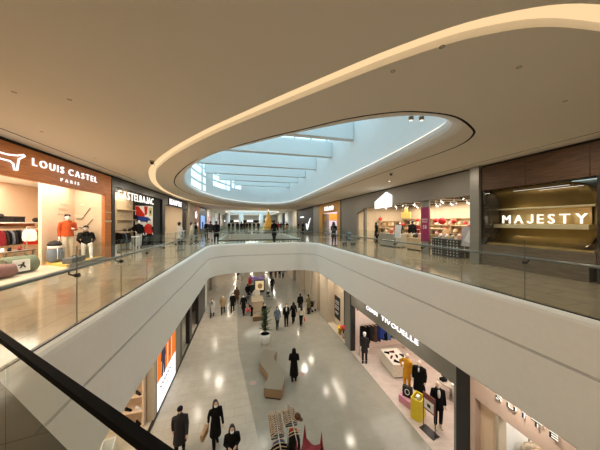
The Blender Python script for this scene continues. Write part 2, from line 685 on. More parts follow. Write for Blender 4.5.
g = MB().flat([S2, offset(W, 0.28)], CEIL)
struct('ceiling_lip', g, M['ceiling'])
g = MB()
pr = [(0.28, CEIL), (0.16, CEIL + 0.02), (0.07, CEIL + 0.07), (0.02, CEIL + 0.15), (0.0, CEIL + 0.24), (0.03, CEIL + 0.25), (0.16, CEIL + 0.25)]
for (d0, z0), (d1, z1) in zip(pr, pr[1:]):
    g.strip(up(offset(W, d0), z0), up(offset(W, d1), z1))
struct('trim_lip', g, M['white_paint'])
led = MB().tube(up(offset(W, 0.07), CEIL + 0.285) + [up(offset(W, 0.07), CEIL + 0.285)[0]], 0.023, 6, False).build('led_strip_light', M['led'])
tag(led, 'thin bright line of light round the rim of the skylight well', 'strip light')

# well wall with glazed openings on the far left curve
WW = densify(offset(W, 0.16), 0.16)
n = len(WW)
COLS = [((17.2, 19.9, 20.1, 20.7), [(4.28, 4.76), (4.94, 5.42), (5.60, 6.08), (6.24, 6.66)]),
        ((22.3, 24.6, 24.8, 25.4), [(5.05, 5.50), (5.68, 6.12), (6.28, 6.68)]),
        ((25.9, 26.1, 26.3, 27.2), [(5.45, 5.95), (6.12, 6.60)])]


def col_of(p):                      # which glazed bay a piece of wall belongs to
    if p[0] > 1.5:
        return None
    for k, ((a, b, c, d), r) in enumerate(COLS):
        if a < p[1] < b or c < p[1] < d:
            return k
    return None


wall, panes = MB(), [MB(), MB(), MB()]
for i in range(n):
    a, b = WW[i], WW[(i + 1) % n]
    k = col_of(((a[0] + b[0]) / 2, (a[1] + b[1]) / 2))
    rows = COLS[k][1] if k is not None else []
    zs = [CEIL + 0.25] + [z for r in rows for z in r] + [7.1]
    for z0, z1 in zip(zs, zs[1:]):
        q = [(a[0], a[1], z0), (b[0], b[1], z0), (b[0], b[1], z1), (a[0], a[1], z1)]
        (panes[k] if (z0, z1) in rows else wall).add(q, [(0, 1, 2, 3)])
struct('wall_well', wall, M['well_paint'])
for k, p in enumerate(panes):
    struct('window_%d' % (k + 1), p, M['roof_glass'])


def span_at(loop, y):
    xs = []
    for i in range(len(loop)):
        a, b = loop[i], loop[(i + 1) % len(loop)]
        if (a[1] - y) * (b[1] - y) < 0:
            xs.append(a[0] + (b[0] - a[0]) * (y - a[1]) / (b[1] - a[1]))
    return min(xs), max(xs)


for y in (7.2, 10.4, 13.5, 16.95, 20.2, 23.2, 26.2):
    x0, x1 = span_at(WW, y)
    struct('trim_beam', MB().box(x0 + 0.1, x1 - 0.02, y, y + 0.38, 5.8, 6.72), M['beam_paint'], 0.01)
roof = MB()
for i in range(29):
    y = 4.4 + i * 0.9
    try:
        x0, x1 = span_at(WW, y)
    except ValueError:
        continue
    roof.box(x0, x1, y - 0.035, y + 0.035, 7.0, 7.1)
for i in range(9):
    roof.box(-3.4 + i * 1.08 - 0.03, -3.4 + i * 1.08 + 0.03, 4.2, 29, 7.0, 7.09)
struct('roof_bars', roof, M['beam_paint'])
struct('window_roof', MB().flat([WW], 7.1), M['roof_glass'])
# second, farther skylight well
g = MB().strip(up(WELL2, CEIL), up(offset(WELL2, -0.2), CEIL + 0.3)).strip(up(offset(WELL2, -0.2), CEIL + 0.3), up(offset(WELL2, -0.2), 6.4))
struct('wall_far_well', g, M['well_paint'])
g = MB()
for i in range(12):
    g.box(-3.4, 6.4, 44 + i * 1.7 - 0.06, 44 + i * 1.7 + 0.06, 6.3, 6.45)
struct('roof_bars_far', g, M['beam_paint'])
struct('window_roof_far', MB().flat([WELL2], 6.42), M['roof_glass'])

struct('ceiling_far', MB().flat([[(-6, 39.5), (9, 39.5), (9, 70), (-6, 70)], offset(WELL2, 0.02)], CEIL - 0.012), M['white_paint'])
o = MB().tube(up(offset(WELL2, 0.12), CEIL - 0.075) + [up(offset(WELL2, 0.12), CEIL - 0.075)[0]], 0.05, 6, False).build('led_strip_light', M['led'])  # added glowing ring, there to brighten the far ceiling
tag(o, 'added bright line of light round the distant skylight well', 'strip light')
# ---- outer shell
for nm, b in (('wall_west', (-13.1, -13, -7, 80)), ('wall_east', (17, 17.1, -7, 80)), ('wall_south', (-13, 17, -7.1, -7)), ('wall_north', (-13, 17, 80, 80.1))):
    struct(nm, MB().box(b[0], b[1], b[2], b[3], LOW, CEIL), M['beige_wall'])

# ---- upper left: shop A (orange walnut front)
struct('trim_left_gap', MB().box(-6.4, -6.06, 4.0, 33, 3.70, CEIL), M['dark_slot'])
struct('trim_left_slot', MB().box(-5.56, -5.53, 4.0, 13.5, CEIL - 0.004, CEIL + 0.004), M['dark_slot'])
struct('wall_left_fascia', MB().box(-6.14, -6.0, 4.0, 12.15, 2.82, 3.70), M['wood_orange'], 0.006)
struct('wall_left_pilaster', MB().box(-6.14, -6.0, 11.68, 12.15, 0, 2.815), M['wood_orange'], 0.006)
struct('trim_pilaster_band', MB().box(-6.0, -5.985, 11.68, 12.15, 1.62, 1.69).box(-6.0, -5.985, 11.68, 12.15, 2.05, 2.08), M['gold_pale'])
struct('wall_left_back', MB().box(-9.7, -9.6, 3.5, 13.5, 0, 3.3), M['peach_wall'])
struct('wall_left_end', MB().box(-9.6, -8.25, 13.4, 13.5, 0, 3.3), M['peach_wall'])
struct('wall_left_near', MB().box(-9.6, -6.0, 3.5, 3.6, 0, 3.7), M['peach_wall'])
struct('ceiling_shop', MB().box(-9.6, -6.14, 3.6, 13.4, 3.25, 3.3), M['white_paint'])
struct('floor_shop', MB().box(-9.6, -6.0, 3.6, 13.4, 0.0, 0.006), M['floor_cream'])
struct('wall_left_window_back', MB().box(-7.45, -7.35, 10.4, 12.2, 0, 3.2), M['peach_wall'])
struct('wall_left_window_side', MB().box(-7.35, -6.14, 12.06, 12.14, 0, 3.2), M['beige_wall'])
struct('floor_window_platform', MB().prism([(-7.35, 10.55), (-6.08, 9.65), (-6.08, 12.05), (-7.35, 12.05)], 0.006, 0.10), C('ochre_mat', (0.66, 0.43, 0.10), rough=0.7))
struct('trim_window_curb', MB().box(-6.08, -6.0, 9.6, 11.66, 0.0, 0.12), M['grey_metal_panel'])
struct('window_shop', MB().box(-6.05, -6.038, 9.62, 11.66, 0.12, 2.80), M['shop_glass'])

# ---- shop B (black portal)
struct('wall_left_portal', MB().box(-6.3, -5.98, 12.17, 12.42, 0, 3.70).box(-6.3, -5.98, 12.42, 18.9, 3.30, 3.70).box(-6.3, -5.98, 18.7, 18.98, 0, 3.30), M['black_metal'], 0.004)
struct('wall_left_inner', MB().box(-7.36, -7.3, 12.2, 17.3, 0, 3.45), M['beige_wall'])
struct('wall_left_dark', MB().box(-7.36, -6.12, 17.46, 17.52, 0, 3.45).box(-6.2, -6.12, 17.52, 18.7, 0, 3.3), M['black_matte'])
struct('ceiling_portal', MB().box(-8.2, -6.3, 12.42, 18.8, 3.45, 3.5), M['white_paint'])
# ---- shop C
struct('wall_left_header', MB().box(-6.25, -6.0, 18.98, 26.3, 2.95, 3.70).box(-6.25, -6.0, 18.98, 19.3, 0, 2.95).box(-6.25, -6.0, 25.2, 25.4, 0, 2.95), M['black_metal'], 0.004)
struct('wall_left_third', MB().box(-8.2, -8.1, 18.98, 26.3, 0, 3.6).box(-8.1, -6.25, 26.2, 26.3, 0, 3.6), M['beige_wall'])
struct('ceiling_third', MB().box(-8.1, -6.25, 18.98, 26.2, 3.45, 3.5), M['white_paint'])
lat = MB()
for i in range(4):
    lat.box(-6.2, -6.14, 25.42 + i * 0.26, 25.45 + i * 0.26, 0, 3.0)
for i in range(9):
    lat.box(-6.2, -6.14, 25.4, 26.3, 0.2 + i * 0.34, 0.23 + i * 0.34)
struct('trim_lattice', lat, M['black_metal'])
struct('wall_left_tan', MB().box(-6.3, -5.95, 26.3, 29.4, 0, CEIL), M['pillar_beige'])
struct('wall_left_orange', MB().box(-6.3, -5.98, 29.4, 32.6, 0, CEIL), C('orange_clad', (0.55, 0.22, 0.07), rough=0.5))
struct('wall_left_blackbay', MB().box(-6.3, -6.0, 32.6, 39, 0, CEIL), M['black_metal'])
FARCOL = [('far_white', (0.8, 0.78, 0.76)), ('far_cream', (0.7, 0.62, 0.5)), ('far_grey', (0.4, 0.38, 0.36)), ('far_white', (0.8, 0.78, 0.76)), ('far_black', (0.02, 0.02, 0.02))]
for i in range(10):
    nm, c = FARCOL[i % 5]
    y0 = 39 + i * 4
    struct('wall_left_far', MB().box(-6.3, -6.0, y0, y0 + 3.9, 0, 2.75).box(-6.35, -6.0, y0, y0 + 4, 2.75, CEIL), C(nm, c, rough=0.6))

# ---- upper right: dark walnut shop with the gold niche
struct('trim_right_gap', MB().box(8.96, 9.2, -2, 40, 3.72, CEIL), M['dark_slot'])
struct('trim_right_slot', MB().box(8.32, 8.345, -2, 9, CEIL - 0.004, CEIL + 0.004), M['dark_slot'])
fb = MB()
for k in range(7):
    y1 = 6.82 - k * 1.42
    fb.box(8.9, 9.05, y1 - 1.41, y1, 2.83, 3.72)
struct('wall_right_fascia', fb, M['wood_dark'], 0.004)
struct('wall_right_base', MB().box(8.9, 9.9, 4.0, 6.82, 0, 0.42), M['wood_grey'], 0.006)
struct('wall_right_base_upper', MB().box(8.94, 9.9, 3.9, 6.82, 0.44, 0.78), M['wood_grey'], 0.006)
struct('wall_right_dark', MB().box(8.9, 9.05, -2.5, 3.86, 0, 2.83).box(9.05, 10.1, 3.80, 3.86, 0, 2.83), M['black_metal'])
struct('wall_right_mirror', MB().box(8.91, 10.1, 6.70, 6.82, 0.80, 2.82), M['dark_mirror'])
# gold niche: a horizontal trough with a round near end
nic = MB()
prof = []
for i in range(15):
    t = PI / 2 - PI * i / 14
    prof.append((9.15 + 0.62 * math.cos(t), 1.80 + 1.0 * math.sin(t)))
ys = [6.69, 5.9, 5.0, 4.5, 4.25, 4.08, 3.98, 3.92]
sc_ = [1, 1, 1, 1, 0.93, 0.80, 0.60, 0.30]
for a in range(len(ys) - 1):
    A = [(9.05 + (x - 9.05) * 1.0, ys[a], 1.80 + (z - 1.80) * sc_[a]) for x, z in prof]
    B = [(9.05 + (x - 9.05) * 1.0, ys[a + 1], 1.80 + (z - 1.80) * sc_[a + 1]) for x, z in prof]
    nic.strip(A, B, False)
struct('wall_right_niche', nic, M['bronze'])
struct('wall_right_niche_band', MB().box(9.69, 9.72, 4.3, 6.68, 1.54, 2.06), M['gold'])
struct('trim_niche_shelf', MB().box(9.35, 9.78, 4.2, 6.69, 1.40, 1.54), M['gold_pale'], 0.01)
struct('trim_niche_floor', MB().box(9.0, 9.7, 3.95, 6.69, 0.785, 0.84), M['gold'], 0.01)
struct('trim_niche_rib', MB().box(9.50, 9.74, 4.15, 6.69, 2.06, 2.12), M['gold_pale'], 0.01)
# ---- grey shop
struct('wall_right_pillar', MB().box(8.8, 9.15, 6.83, 7.2, 0, CEIL), M['grey_metal_panel'], 0.01)
struct('wall_right_grey', MB().box(8.9, 9.1, 7.2, 20, 2.72, 3.72), M['grey_panel'], 0.006)
struct('wall_right_slant', MB().prism([(16.9, 0), (20, 0), (20, 2.72), (15.6, 2.72), (16.9, 2.3)], 8.9, 9.1, 'yz'), M['grey_panel'])
struct('wall_right_lit', MB().box(9.1, 10.8, 17.0, 17.1, 0, 3.4), C('warm_plaster', (0.62, 0.5, 0.36), rough=0.8))
struct('wall_right_back', MB().box(13.6, 13.7, 7.2, 17.1, 0, 3.8), M['beige_wall'])
struct('wall_right_side', MB().box(9.1, 13.6, 7.12, 7.2, 0, 3.8), M['beige_wall'])
struct('wall_right_return', MB().box(10.8, 13.6, 17.0, 17.1, 0, 3.8), M['beige_wall'])
struct('ceiling_grey_shop', MB().box(9.1, 13.6, 7.2, 17, 2.92, 2.98), M['black_matte'])
for y in (9.85,):
    struct('wall_column', MB().box(9.11, 9.2, y - 0.25, y + 0.25, 0, 2.9), M['grey_metal_panel'], 0.01)
struct('wall_column_dark', MB().box(9.15, 9.33, 16.0, 16.2, 0, 2.9), M['grey_panel'])
# ---- orange shop, grey pilaster, black shop
struct('trim_right_line', MB().box(8.86, 8.9, 19.9, 20.1, 0, 3.72), M['black_metal'])
struct('wall_right_orange', MB().box(8.9, 9.1, 20.1, 20.9, 0, 3.72).box(8.9, 9.1, 25.3, 26.6, 0, 3.72).box(8.9, 9.1, 20.9, 25.3, 2.7, 3.72), M['orange_panel'])
struct('wall_right_orange_back', MB().box(12, 12.1, 20.1, 26.6, 0, 3.7).box(9.1, 12, 26.5, 26.6, 0, 3.7).box(9.1, 12, 20.0, 20.1, 0, 3.7), C('lilac_white', (0.72, 0.66, 0.78), rough=0.6))
struct('trim_orange_band', MB().box(11.9, 12, 20.6, 26.2, 1.9, 2.7).box(9.3, 11.8, 26.42, 26.5, 1.9, 2.7), C('bright_orange', (0.85, 0.34, 0.03), rough=0.5))
struct('wall_right_pilaster', MB().box(8.85, 9.3, 26.6, 28.8, 0, CEIL), M['grey_metal_panel'])
struct('wall_right_black', MB().box(9.0, 9.2, 28.8, 39, 0, 3.72), C('charcoal_panel', (0.035, 0.035, 0.035), rough=0.5))
for i in range(10):
    nm, c = FARCOL[(i + 1) % 5]
    y0 = 39 + i * 4
    struct('wall_right_far', MB().box(8.9, 9.2, y0, y0 + 3.9, 0, 2.75).box(8.9, 9.2, y0, y0 + 4, 2.75, CEIL), C(nm, c, rough=0.6))
struct('wall_far_end', MB().box(-6, 9, 70, 70.2, 2.3, CEIL), M['white_paint'])
struct('wall_far_end_dark', MB().box(-6, 9, 70, 70.2, 1.5, 2.3), M['black_matte'])
struct('wall_far_end_low', MB().box(-6, 9, 70, 70.2, 0, 1.5), C('far_cream', (0.7, 0.62, 0.5)))

# ================================================================== LOWER LEVEL SHELL
LX, RX = -3.66, 6.55
struct('trim_lower_left_curb', MB().box(LX - 0.06, LX + 0.05, 3, 22.6, LOW, LOW + 0.05), M['black_metal'])
struct('wall_lower_left_back', MB().box(-8.3, -8.2, 2, 22.7, LOW, SOF), M['beige_wall'])
struct('wall_lower_left_pier', MB().box(-3.92, LX, 10.45, 10.72, LOW, SOF), M['pillar_beige'], 0.008)
struct('wall_lower_left_shelf_back', MB().box(-8.2, -3.92, 10.72, 10.8, LOW, SOF), M['peach_wall'])
struct('floor_lower_shop', MB().box(-8.2, LX - 0.06, 2, 10.7, LOW + 0.001, LOW + 0.01), M['floor_cream'])
struct('wall_lower_left_metal', MB().box(-4.0, LX, 13.4, 14.3, LOW, SOF), M['grey_metal_panel'])
struct('wall_lower_left_frame', MB().box(-3.9, LX, 14.3, 14.75, LOW, SOF).box(-3.9, LX, 14.75, 22.7, -3.4, SOF).box(-3.9, LX, 16.6, 17.3, LOW, -3.4).box(-3.9, LX, 19.6, 22.7, LOW, -3.4), M['black_metal'])
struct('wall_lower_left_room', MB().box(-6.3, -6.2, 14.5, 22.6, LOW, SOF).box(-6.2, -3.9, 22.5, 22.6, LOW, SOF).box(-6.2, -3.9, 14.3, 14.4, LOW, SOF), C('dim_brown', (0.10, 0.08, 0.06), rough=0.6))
struct('window_lower_left', MB().box(-3.80, -3.788, 14.75, 16.6, LOW + 0.05, -3.4), M['shop_glass'])
struct('wall_lower_left_white', MB().box(-4.2, LX, 22.7, 23.6, LOW, SOF), M['white_paint'])
struct('wall_lower_left_pillar', MB().box(-5.0, -3.95, 25.0, 26.0, LOW, SOF), M['pillar_beige'], 0.01)
struct('wall_lower_left_dark_post', MB().box(-4.2, -3.95, 29.0, 29.6, LOW, SOF), M['grey_panel'])
struct('wall_lower_left_far', MB().box(-6.4, -6.2, 23.6, 38, LOW, SOF), M['white_paint'])
struct('wall_lower_far', MB().box(-7, 8, 62, 62.2, LOW, SOF), M['beige_wall'])
struct('wall_lower_left_end', MB().box(-4.6, -4.4, 38, 62, LOW, SOF), M['pillar_beige'])

# right side: pink shop, black post, lettered shop, recess, pillars
struct('wall_lower_right_pink', MB().box(RX, RX + 0.25, 0.5, 5.35, -3.55, SOF).box(RX, RX + 0.25, 5.2, 5.35, LOW, -3.55), M['pink_wall'], 0.008)
struct('wall_lower_right_panel', MB().box(RX + 0.2, RX + 0.3, 4.66, 5.2, LOW, -3.3), M['peach_wall'])
struct('trim_pink_edge', MB().box(RX + 0.02, RX + 0.3, 4.58, 4.65, LOW, -3.3), M['pillar_beige'])
struct('wall_lower_right_white', MB().box(8.6, 8.7, -1, 5.3, LOW, SOF).box(RX + 0.36, 8.6, 4.7, 4.78, LOW, SOF), M['white_paint'])
struct('wall_lower_right_post', MB().box(RX - 0.03, RX + 0.25, 5.36, 5.78, LOW, SOF), M['black_metal'], 0.006)
struct('wall_lower_right_fascia', MB().box(RX, RX + 0.22, 5.78, 13.15, -3.62, SOF), M['grey_metal_panel'], 0.006)
struct('trim_lower_right_jamb', MB().box(RX + 0.02, RX + 0.1, 5.79, 5.9, LOW, -3.62), M['steel'])
struct('wall_lower_right_endpost', MB().box(RX, RX + 0.3, 13.15, 13.3, LOW, SOF), M['black_metal'])
struct('wall_lower_right_far_side', MB().box(RX + 0.3, 11.2, 13.2, 13.3, LOW, SOF), C('blush_wall', (0.80, 0.66, 0.58), rough=0.8))
struct('wall_lower_right_back', MB().box(11.2, 11.3, 5.4, 13.3, LOW, SOF), C('blush_wall', (0.80, 0.66, 0.58)))
struct('wall_lower_right_near_side', MB().box(RX + 0.3, 11.2, 5.42, 5.5, LOW, SOF), M['white_paint'])
struct('floor_lower_right_shop', MB().box(RX, 11.2, 5.5, 13.2, LOW + 0.001, LOW + 0.008), M['floor_pink'])
struct('ceiling_lower_right_shop', MB().box(RX + 0.25, 11.2, 5.5, 13.2, -2.5, -2.45), M['white_paint'])
struct('wall_lower_right_pier', MB().box(RX, RX + 0.5, 13.3, 14.05, LOW, SOF), M['grey_metal_panel'], 0.01)
struct('wall_lower_right_recess', MB().box(7.1, 7.2, 14.05, 17.3, LOW, SOF), M['beige_wall'])
struct('floor_lower_right_recess', MB().box(RX, 7.1, 14.05, 17.3, LOW, LOW + 0.03), M['floor_cream'])
struct('trim_lower_right_mosaic', MB().box(7.04, 7.1, 14.9, 15.3, -6.3, -3.3), C('dark_mosaic', (0.05, 0.045, 0.04), rough=0.4, var=0.9, scale=30))
for (a, b, w) in ((17.3, 19.3, 0.0), (20.1, 21.7, 0.0), (22.6, 24.6, 0.05), (26.5, 29.5, 0.05), (31.5, 36, 0.05), (38, 62, 0.1)):
    struct('wall_lower_right_pillar', MB().box(RX + w, RX + 0.6, a, b, LOW, SOF), M['pillar_beige'], 0.01)
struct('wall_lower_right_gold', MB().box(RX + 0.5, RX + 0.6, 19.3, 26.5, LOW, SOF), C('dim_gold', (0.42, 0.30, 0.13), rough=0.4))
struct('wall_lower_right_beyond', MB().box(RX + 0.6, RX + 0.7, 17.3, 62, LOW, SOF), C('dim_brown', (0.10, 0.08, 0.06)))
# ================================================================== GLASS RAILINGS
def resample(path, step):
    """cut a plan path into pieces of about one step"""
    L = [0.0]
    for a, b in zip(path, path[1:]):
        L.append(L[-1] + math.dist(a, b))
    k = max(1, round(L[-1] / step))
    out = []
    for i in range(k):
        s0, s1 = L[-1] * i / k + 0.006, L[-1] * (i + 1) / k - 0.006
        def at(s):
            for j in range(len(path) - 1):
                if L[j] <= s <= L[j + 1]:
                    t = (s - L[j]) / max(1e-9, L[j + 1] - L[j])
                    return (path[j][0] + (path[j + 1][0] - path[j][0]) * t, path[j][1] + (path[j + 1][1] - path[j][1]) * t)
            return path[-1]
        m = [at(s0)] + [path[j] for j in range(len(path)) if s0 + 0.02 < L[j] < s1 - 0.02] + [at(s1)]
        out.append(m)
    return out


def wall_strip(mb, path, w, z0, z1):
    a, b = offset(path, w / 2, False), offset(path, -w / 2, False)
    n = len(path)
    vs = up(a, z0) + up(b, z0) + up(a, z1) + up(b, z1)
    fs = []
    for i in range(n - 1):
        fs += [(i, i + 1, 2 * n + i + 1, 2 * n + i), (n + i, 3 * n + i, 3 * n + i + 1, n + i + 1), (2 * n + i, 2 * n + i + 1, 3 * n + i + 1, 3 * n + i), (i, n + i, n + i + 1, i + 1)]
    fs += [(0, 2 * n, 3 * n, n), (n - 1, 2 * n - 1, 4 * n - 1, 3 * n - 1)]
    return mb.add(vs, fs)


def railing(path, label, step, rail_side=0.10, top=1.25, cap=False, rail_mat='rail_steel', group=None):
    """path runs with the void on its left, so +offset is the walkway side"""
    t = thing('glass_railing', label, 'railing', (path[0][0], path[0][1], 0), group=group)
    base = Vector((path[0][0], path[0][1]))
    path = [(p[0] - base.x, p[1] - base.y) for p in path]
    wall_strip(MB(), path, 0.05, 0.0, 0.075).build('base_channel', M['black_metal'], t)
    pieces = resample(path, step)
    for pc in pieces:
        wall_strip(MB(), pc, 0.014, 0.075, top).build('glass_panel', M['glass'], t)
    if cap:
        rl = wall_strip(MB(), path, 0.034, top - 0.012, top + 0.02).build('cap_rail', C('rail_black', (0.006, 0.006, 0.006), rough=0.7, spec=0.04), t)
    else:
        rp = offset(path, rail_side, False)
        MB().tube(up(rp, 0.88), 0.027, 10).build('handrail', M[rail_mat], t)
        for pc in pieces:
            p = Vector(pc[-1])
            q = Vector(pc[-2])
            d = (p - q).normalized()
            r = Vector((d.y, -d.x))
            k = MB()
            e = p + r * rail_side
            k.tube([(p.x - r.x * 0.012, p.y - r.y * 0.012, 0.80), (p.x + r.x * 0.05, p.y + r.y * 0.05, 0.80), (e.x, e.y, 0.82), (e.x, e.y, 0.862)], [0.030, 0.014, 0.012, 0.012], 8)
            k.tube([(p.x - r.x * 0.03, p.y - r.y * 0.03, 0.80), (p.x + r.x * 0.02, p.y + r.y * 0.02, 0.80)], 0.032, 12)
            k.build('bracket', M['black_metal'], t)
            j = MB()
            j.box(p.x - 0.0045, p.x + 0.0045, p.y - 0.0045, p.y + 0.0045, 0.075, top)
            j.build('joint_seal', C('seal_grey', (0.09, 0.09, 0.08)), t)
    return t


def piece_of(loop, test):
    n = len(loop)
    idx = [i for i in range(n) if test(loop[i])]
    start = next(i for i in idx if (i - 1) % n not in idx)
    out = []
    i = start
    while i in idx:
        out.append(loop[i])
        i = (i + 1) % n
        if i == start:
            break
    return out


near = piece_of(VOID, lambda p: p[1] < 2.75 and p[0] < 5.2)
right = [p for p in VOID if p[0] > 5.41 and 0.65 < p[1] < 15.3]
right.sort(key=lambda p: p[1])
right = [(5.42, 0.62)] + right + [(5.42, 15.38)]
far = piece_of(VOID, lambda p: p[1] > 15.49)
left = sorted([p for p in VOID if p[0] < -2.47 and 2.9 < p[1] < 15.3], key=lambda p: -p[1])
left = [(-2.48, 15.38)] + left + [(-2.48, 2.86)]
railing([(-2.46, 2.63), (0.30, 0.314), (0.55, 0.30), (5.1, 0.21)], 'low glass railing with black cap rail crossing in front of the viewer', 1.4, cap=True, top=0.88)
railing(right, 'long glass railing along the edge before the gold niche shop', 1.34)
railing(far, 'glass railing on the rounded far end of the front opening', 1.3)
railing(left, 'long glass railing with steel handrail before the orange walnut shop', 1.29)
v2 = VOID2
railing(piece_of(v2, lambda p: p[1] < 20.9), 'glass railing on the near edge of the second opening', 1.3)
railing(piece_of(v2, lambda p: p[0] > 5.1 and 21.2 < p[1] < 30.45), 'glass railing on the black shop side of the second opening', 1.3)
railing(piece_of(v2, lambda p: p[1] > 30.6), 'glass railing on the far edge of the second opening', 1.3)
railing(piece_of(v2, lambda p: p[0] < -2.3 and 21.2 < p[1] < 30.45), 'glass railing on the orange pillar side of the second opening', 1.3)

# ================================================================== SIGNS
# walnut shop: lit letters, small line and dog outline
t = thing('shop_sign', 'white lit two-word sign on the orange walnut fascia', 'sign', (-5.985, 8.17, 3.26), rot=LEFT_FACE)
lettering('LOUIS CASTEL', t, 0, 0, 2.92, 0.225, M['sign_white'], 0.03, 0.004, gap=0.3)
t = thing('shop_sign', 'small white five-letter word below the long sign on walnut', 'sign', (-5.985, 9.2, 2.98), rot=LEFT_FACE)
lettering('PARIS', t, 0, 0, 0.85, 0.11, M['sign_white'], 0.02, 0.0, gap=0.6)
dog = [(6.05, 3.35), (6.1, 3.5), (6.25, 3.52), (6.4, 3.42), (6.7, 3.4), (7.2, 3.37), (7.6, 3.37), (7.85, 3.42), (8.03, 3.50), (8.07, 3.47), (7.9, 3.33),
       (7.87, 3.15), (7.85, 2.98), (7.78, 2.97), (7.74, 3.15), (7.66, 3.2), (7.2, 3.2), (6.75, 3.2), (6.68, 3.0), (6.6, 3.0), (6.58, 3.2), (6.4, 3.28), (6.2, 3.3), (6.05, 3.35)]
t = MB().tube([(-5.965, y - 0.16, 3.25 + (z - 3.25) * 0.9) for y, z in dog], 0.022, 8).build('neon_sign', M['sign_white'])
tag(t, 'white neon outline of a long low dog on walnut', 'sign')
# black portal sign
t = thing('shop_sign', 'white block letters hanging across the black shop portal', 'sign', (-5.93, 12.55, 2.78), rot=LEFT_FACE)
lettering('CASTELBAJAC', t, 0, 0, 4.3, 0.42, C('white_acrylic', (0.9, 0.9, 0.9), emit=0.9), 0.04, 0.0, gap=0.2)
MB().tube([(0, 0.43, -0.02), (4.3, 0.43, -0.02)], 0.012, 6).build('hanging_bar', M['black_metal'], t)
# third shop sign
y0, y1 = YX(169.5, -5.97), YX(181.5, -5.97)
t = thing('shop_sign', 'white lit letters on the black header before the tan pillar', 'sign', (-5.97, y0, 3.12), rot=LEFT_FACE)
MB().box(-0.2, y1 - y0 + 0.2, -0.12, 0.5, -0.02, 0.0).build('backing', M['black_matte'], t)
lettering('BEANPOLE', t, 0, 0.0, y1 - y0, 0.42, M['sign_white'], 0.03, 0.06, gap=0.04)
# orange pillar sign
t = thing('shop_sign', 'round white lit emblem on the orange pillar', 'sign', (-5.97, 30.4, 2.55), rot=LEFT_FACE)
MB().prism([(0.45 * math.cos(i * PI / 8), 0.45 * math.sin(i * PI / 8)) for i in range(16)], 0, 0.06).build('disc', M['sign_white'], t)
MB().prism([(-0.2, 0.1), (0.2, 0.1), (0.12, 0.32), (-0.12, 0.32)], 0.061, 0.07).build('mark', M['black_matte'], t)
t = thing('shop_sign', 'white lit word low on the orange pillar', 'sign', (-5.97, 29.8, 1.15), rot=LEFT_FACE)
lettering('CAFE', t, 0, 0, 1.9, 0.4, M['sign_white'], 0.03, 0.03)
# blue screen
t = thing('display_screen', 'tall blue glowing screen on the black bay', 'screen', (-5.99, 33.2, 0.6), rot=LEFT_FACE)
MB().box(0, 3.4, 0, 2.1, 0, 0.05).build('bezel', M['black_metal'], t)
MB().box(0.1, 3.3, 0.1, 2.0, 0.051, 0.056).build('panel', M['screen_blue'], t)
MB().box(0.9, 2.2, 0.1, 1.1, 0.0565, 0.058).build('picture', glow_mat('screen_dark', (0.1, 0.16, 0.4), 0.6), t)
# gold niche letters
t = thing('shop_sign', 'white backlit letters standing in the gold niche', 'sign', (9.42, 6.42, 1.57), rot=RIGHT_FACE)
lettering('MAJESTY', t, 0, 0, 2.16, 0.31, M['sign_warm'], 0.05, 0.0, gap=0.3)
lettering('GOLF WEAR', t, 1.42, -0.11, 0.55, 0.055, M['black_matte'], 0.01, 0.0, name='small_letter', z=0.0)
# house shaped sign
y0, y1 = YX(376, 8.87), YX(392, 8.87)
w = y0 - y1
t = thing('shop_sign', 'white lit sign shaped like a slanted house on the grey fascia', 'sign', (8.88, y0, 2.55), rot=RIGHT_FACE)
MB().prism([(0, 0.0), (w, 0.03), (w, 0.75), (w * 0.72, 1.0), (0, 0.48)], 0, 0.12).build('lightbox', M['sign_white'], t)
for k in range(4):
    MB().box(0.2 + k * w * 0.23, 0.2 + k * w * 0.23 + w * 0.1, 0.09, 0.34, 0.121, 0.13).build('letter_stroke', C('sign_grey', (0.85, 0.83, 0.80), emit=0.55), t)
# orange shop sign
y0, y1 = YX(324.5, 8.88), YX(333.5, 8.88)
t = thing('shop_sign', 'white lit word on the orange shop front', 'sign', (8.88, y0, 2.95), rot=RIGHT_FACE)
lettering('KORANO', t, 0, 0, y0 - y1, 0.42, M['sign_white'], 0.03, 0.05, gap=0.06)
# black shop tick and small plate
t = MB().prism([(0, 0.9), (0.45, 0.9), (0.75, 0.45), (2.1, 1.5), (2.5, 1.7), (1.0, 0.0), (0.6, 0.0)], 0, 0.06).build('emblem_sign', M['sign_white'], None, loc=(8.97, YX(306, 8.97), 0.55), rot=RIGHT_FACE)
tag(t, 'white lit tick-shaped emblem on the black shop wall', 'sign')
t = MB().box(0, 2.2, 0, 0.22, 0, 0.05).build('sign_plate', M['sign_white'], None, 0.01, loc=(8.97, YX(300.5, 8.97), 2.35), rot=RIGHT_FACE)
tag(t, 'thin white lit plate high on the black shop wall', 'sign')
# lower right sign on the grey fascia and letters above the pink shop
for k, (xx, zz, ya, yb, lb) in enumerate(((9.16, 2.70, 4.5, 5.9, 'thin lamp strip at the top of the gold niche, nearer the front'), (9.34, 2.66, 4.3, 5.3, 'thin lamp strip at the top of the gold niche, deeper inside'))):
    t = thing('strip_light', lb, 'strip light', (xx, (ya + yb) / 2, zz))
    MB().box(-0.02, 0.02, -(yb - ya) / 2, (yb - ya) / 2, 0, 0.03).build('housing', M['black_metal'], t)
    MB().box(-0.015, 0.015, -(yb - ya) / 2, (yb - ya) / 2, -0.008, -0.001).build('diffuser', M['led'], t)
t = thing('shop_sign', 'white lit letters along the grey fascia of the lower clothes shop', 'sign', (RX - 0.02, 11.25, -3.22), rot=RIGHT_FACE)
lettering('COMM', t, 0, 0.03, 1.05, 0.21, M['sign_white'], 0.04, 0.0)
lettering('TIVOUELLE', t, 1.4, 0.03, 2.45, 0.21, M['sign_white'], 0.04, 0.0)
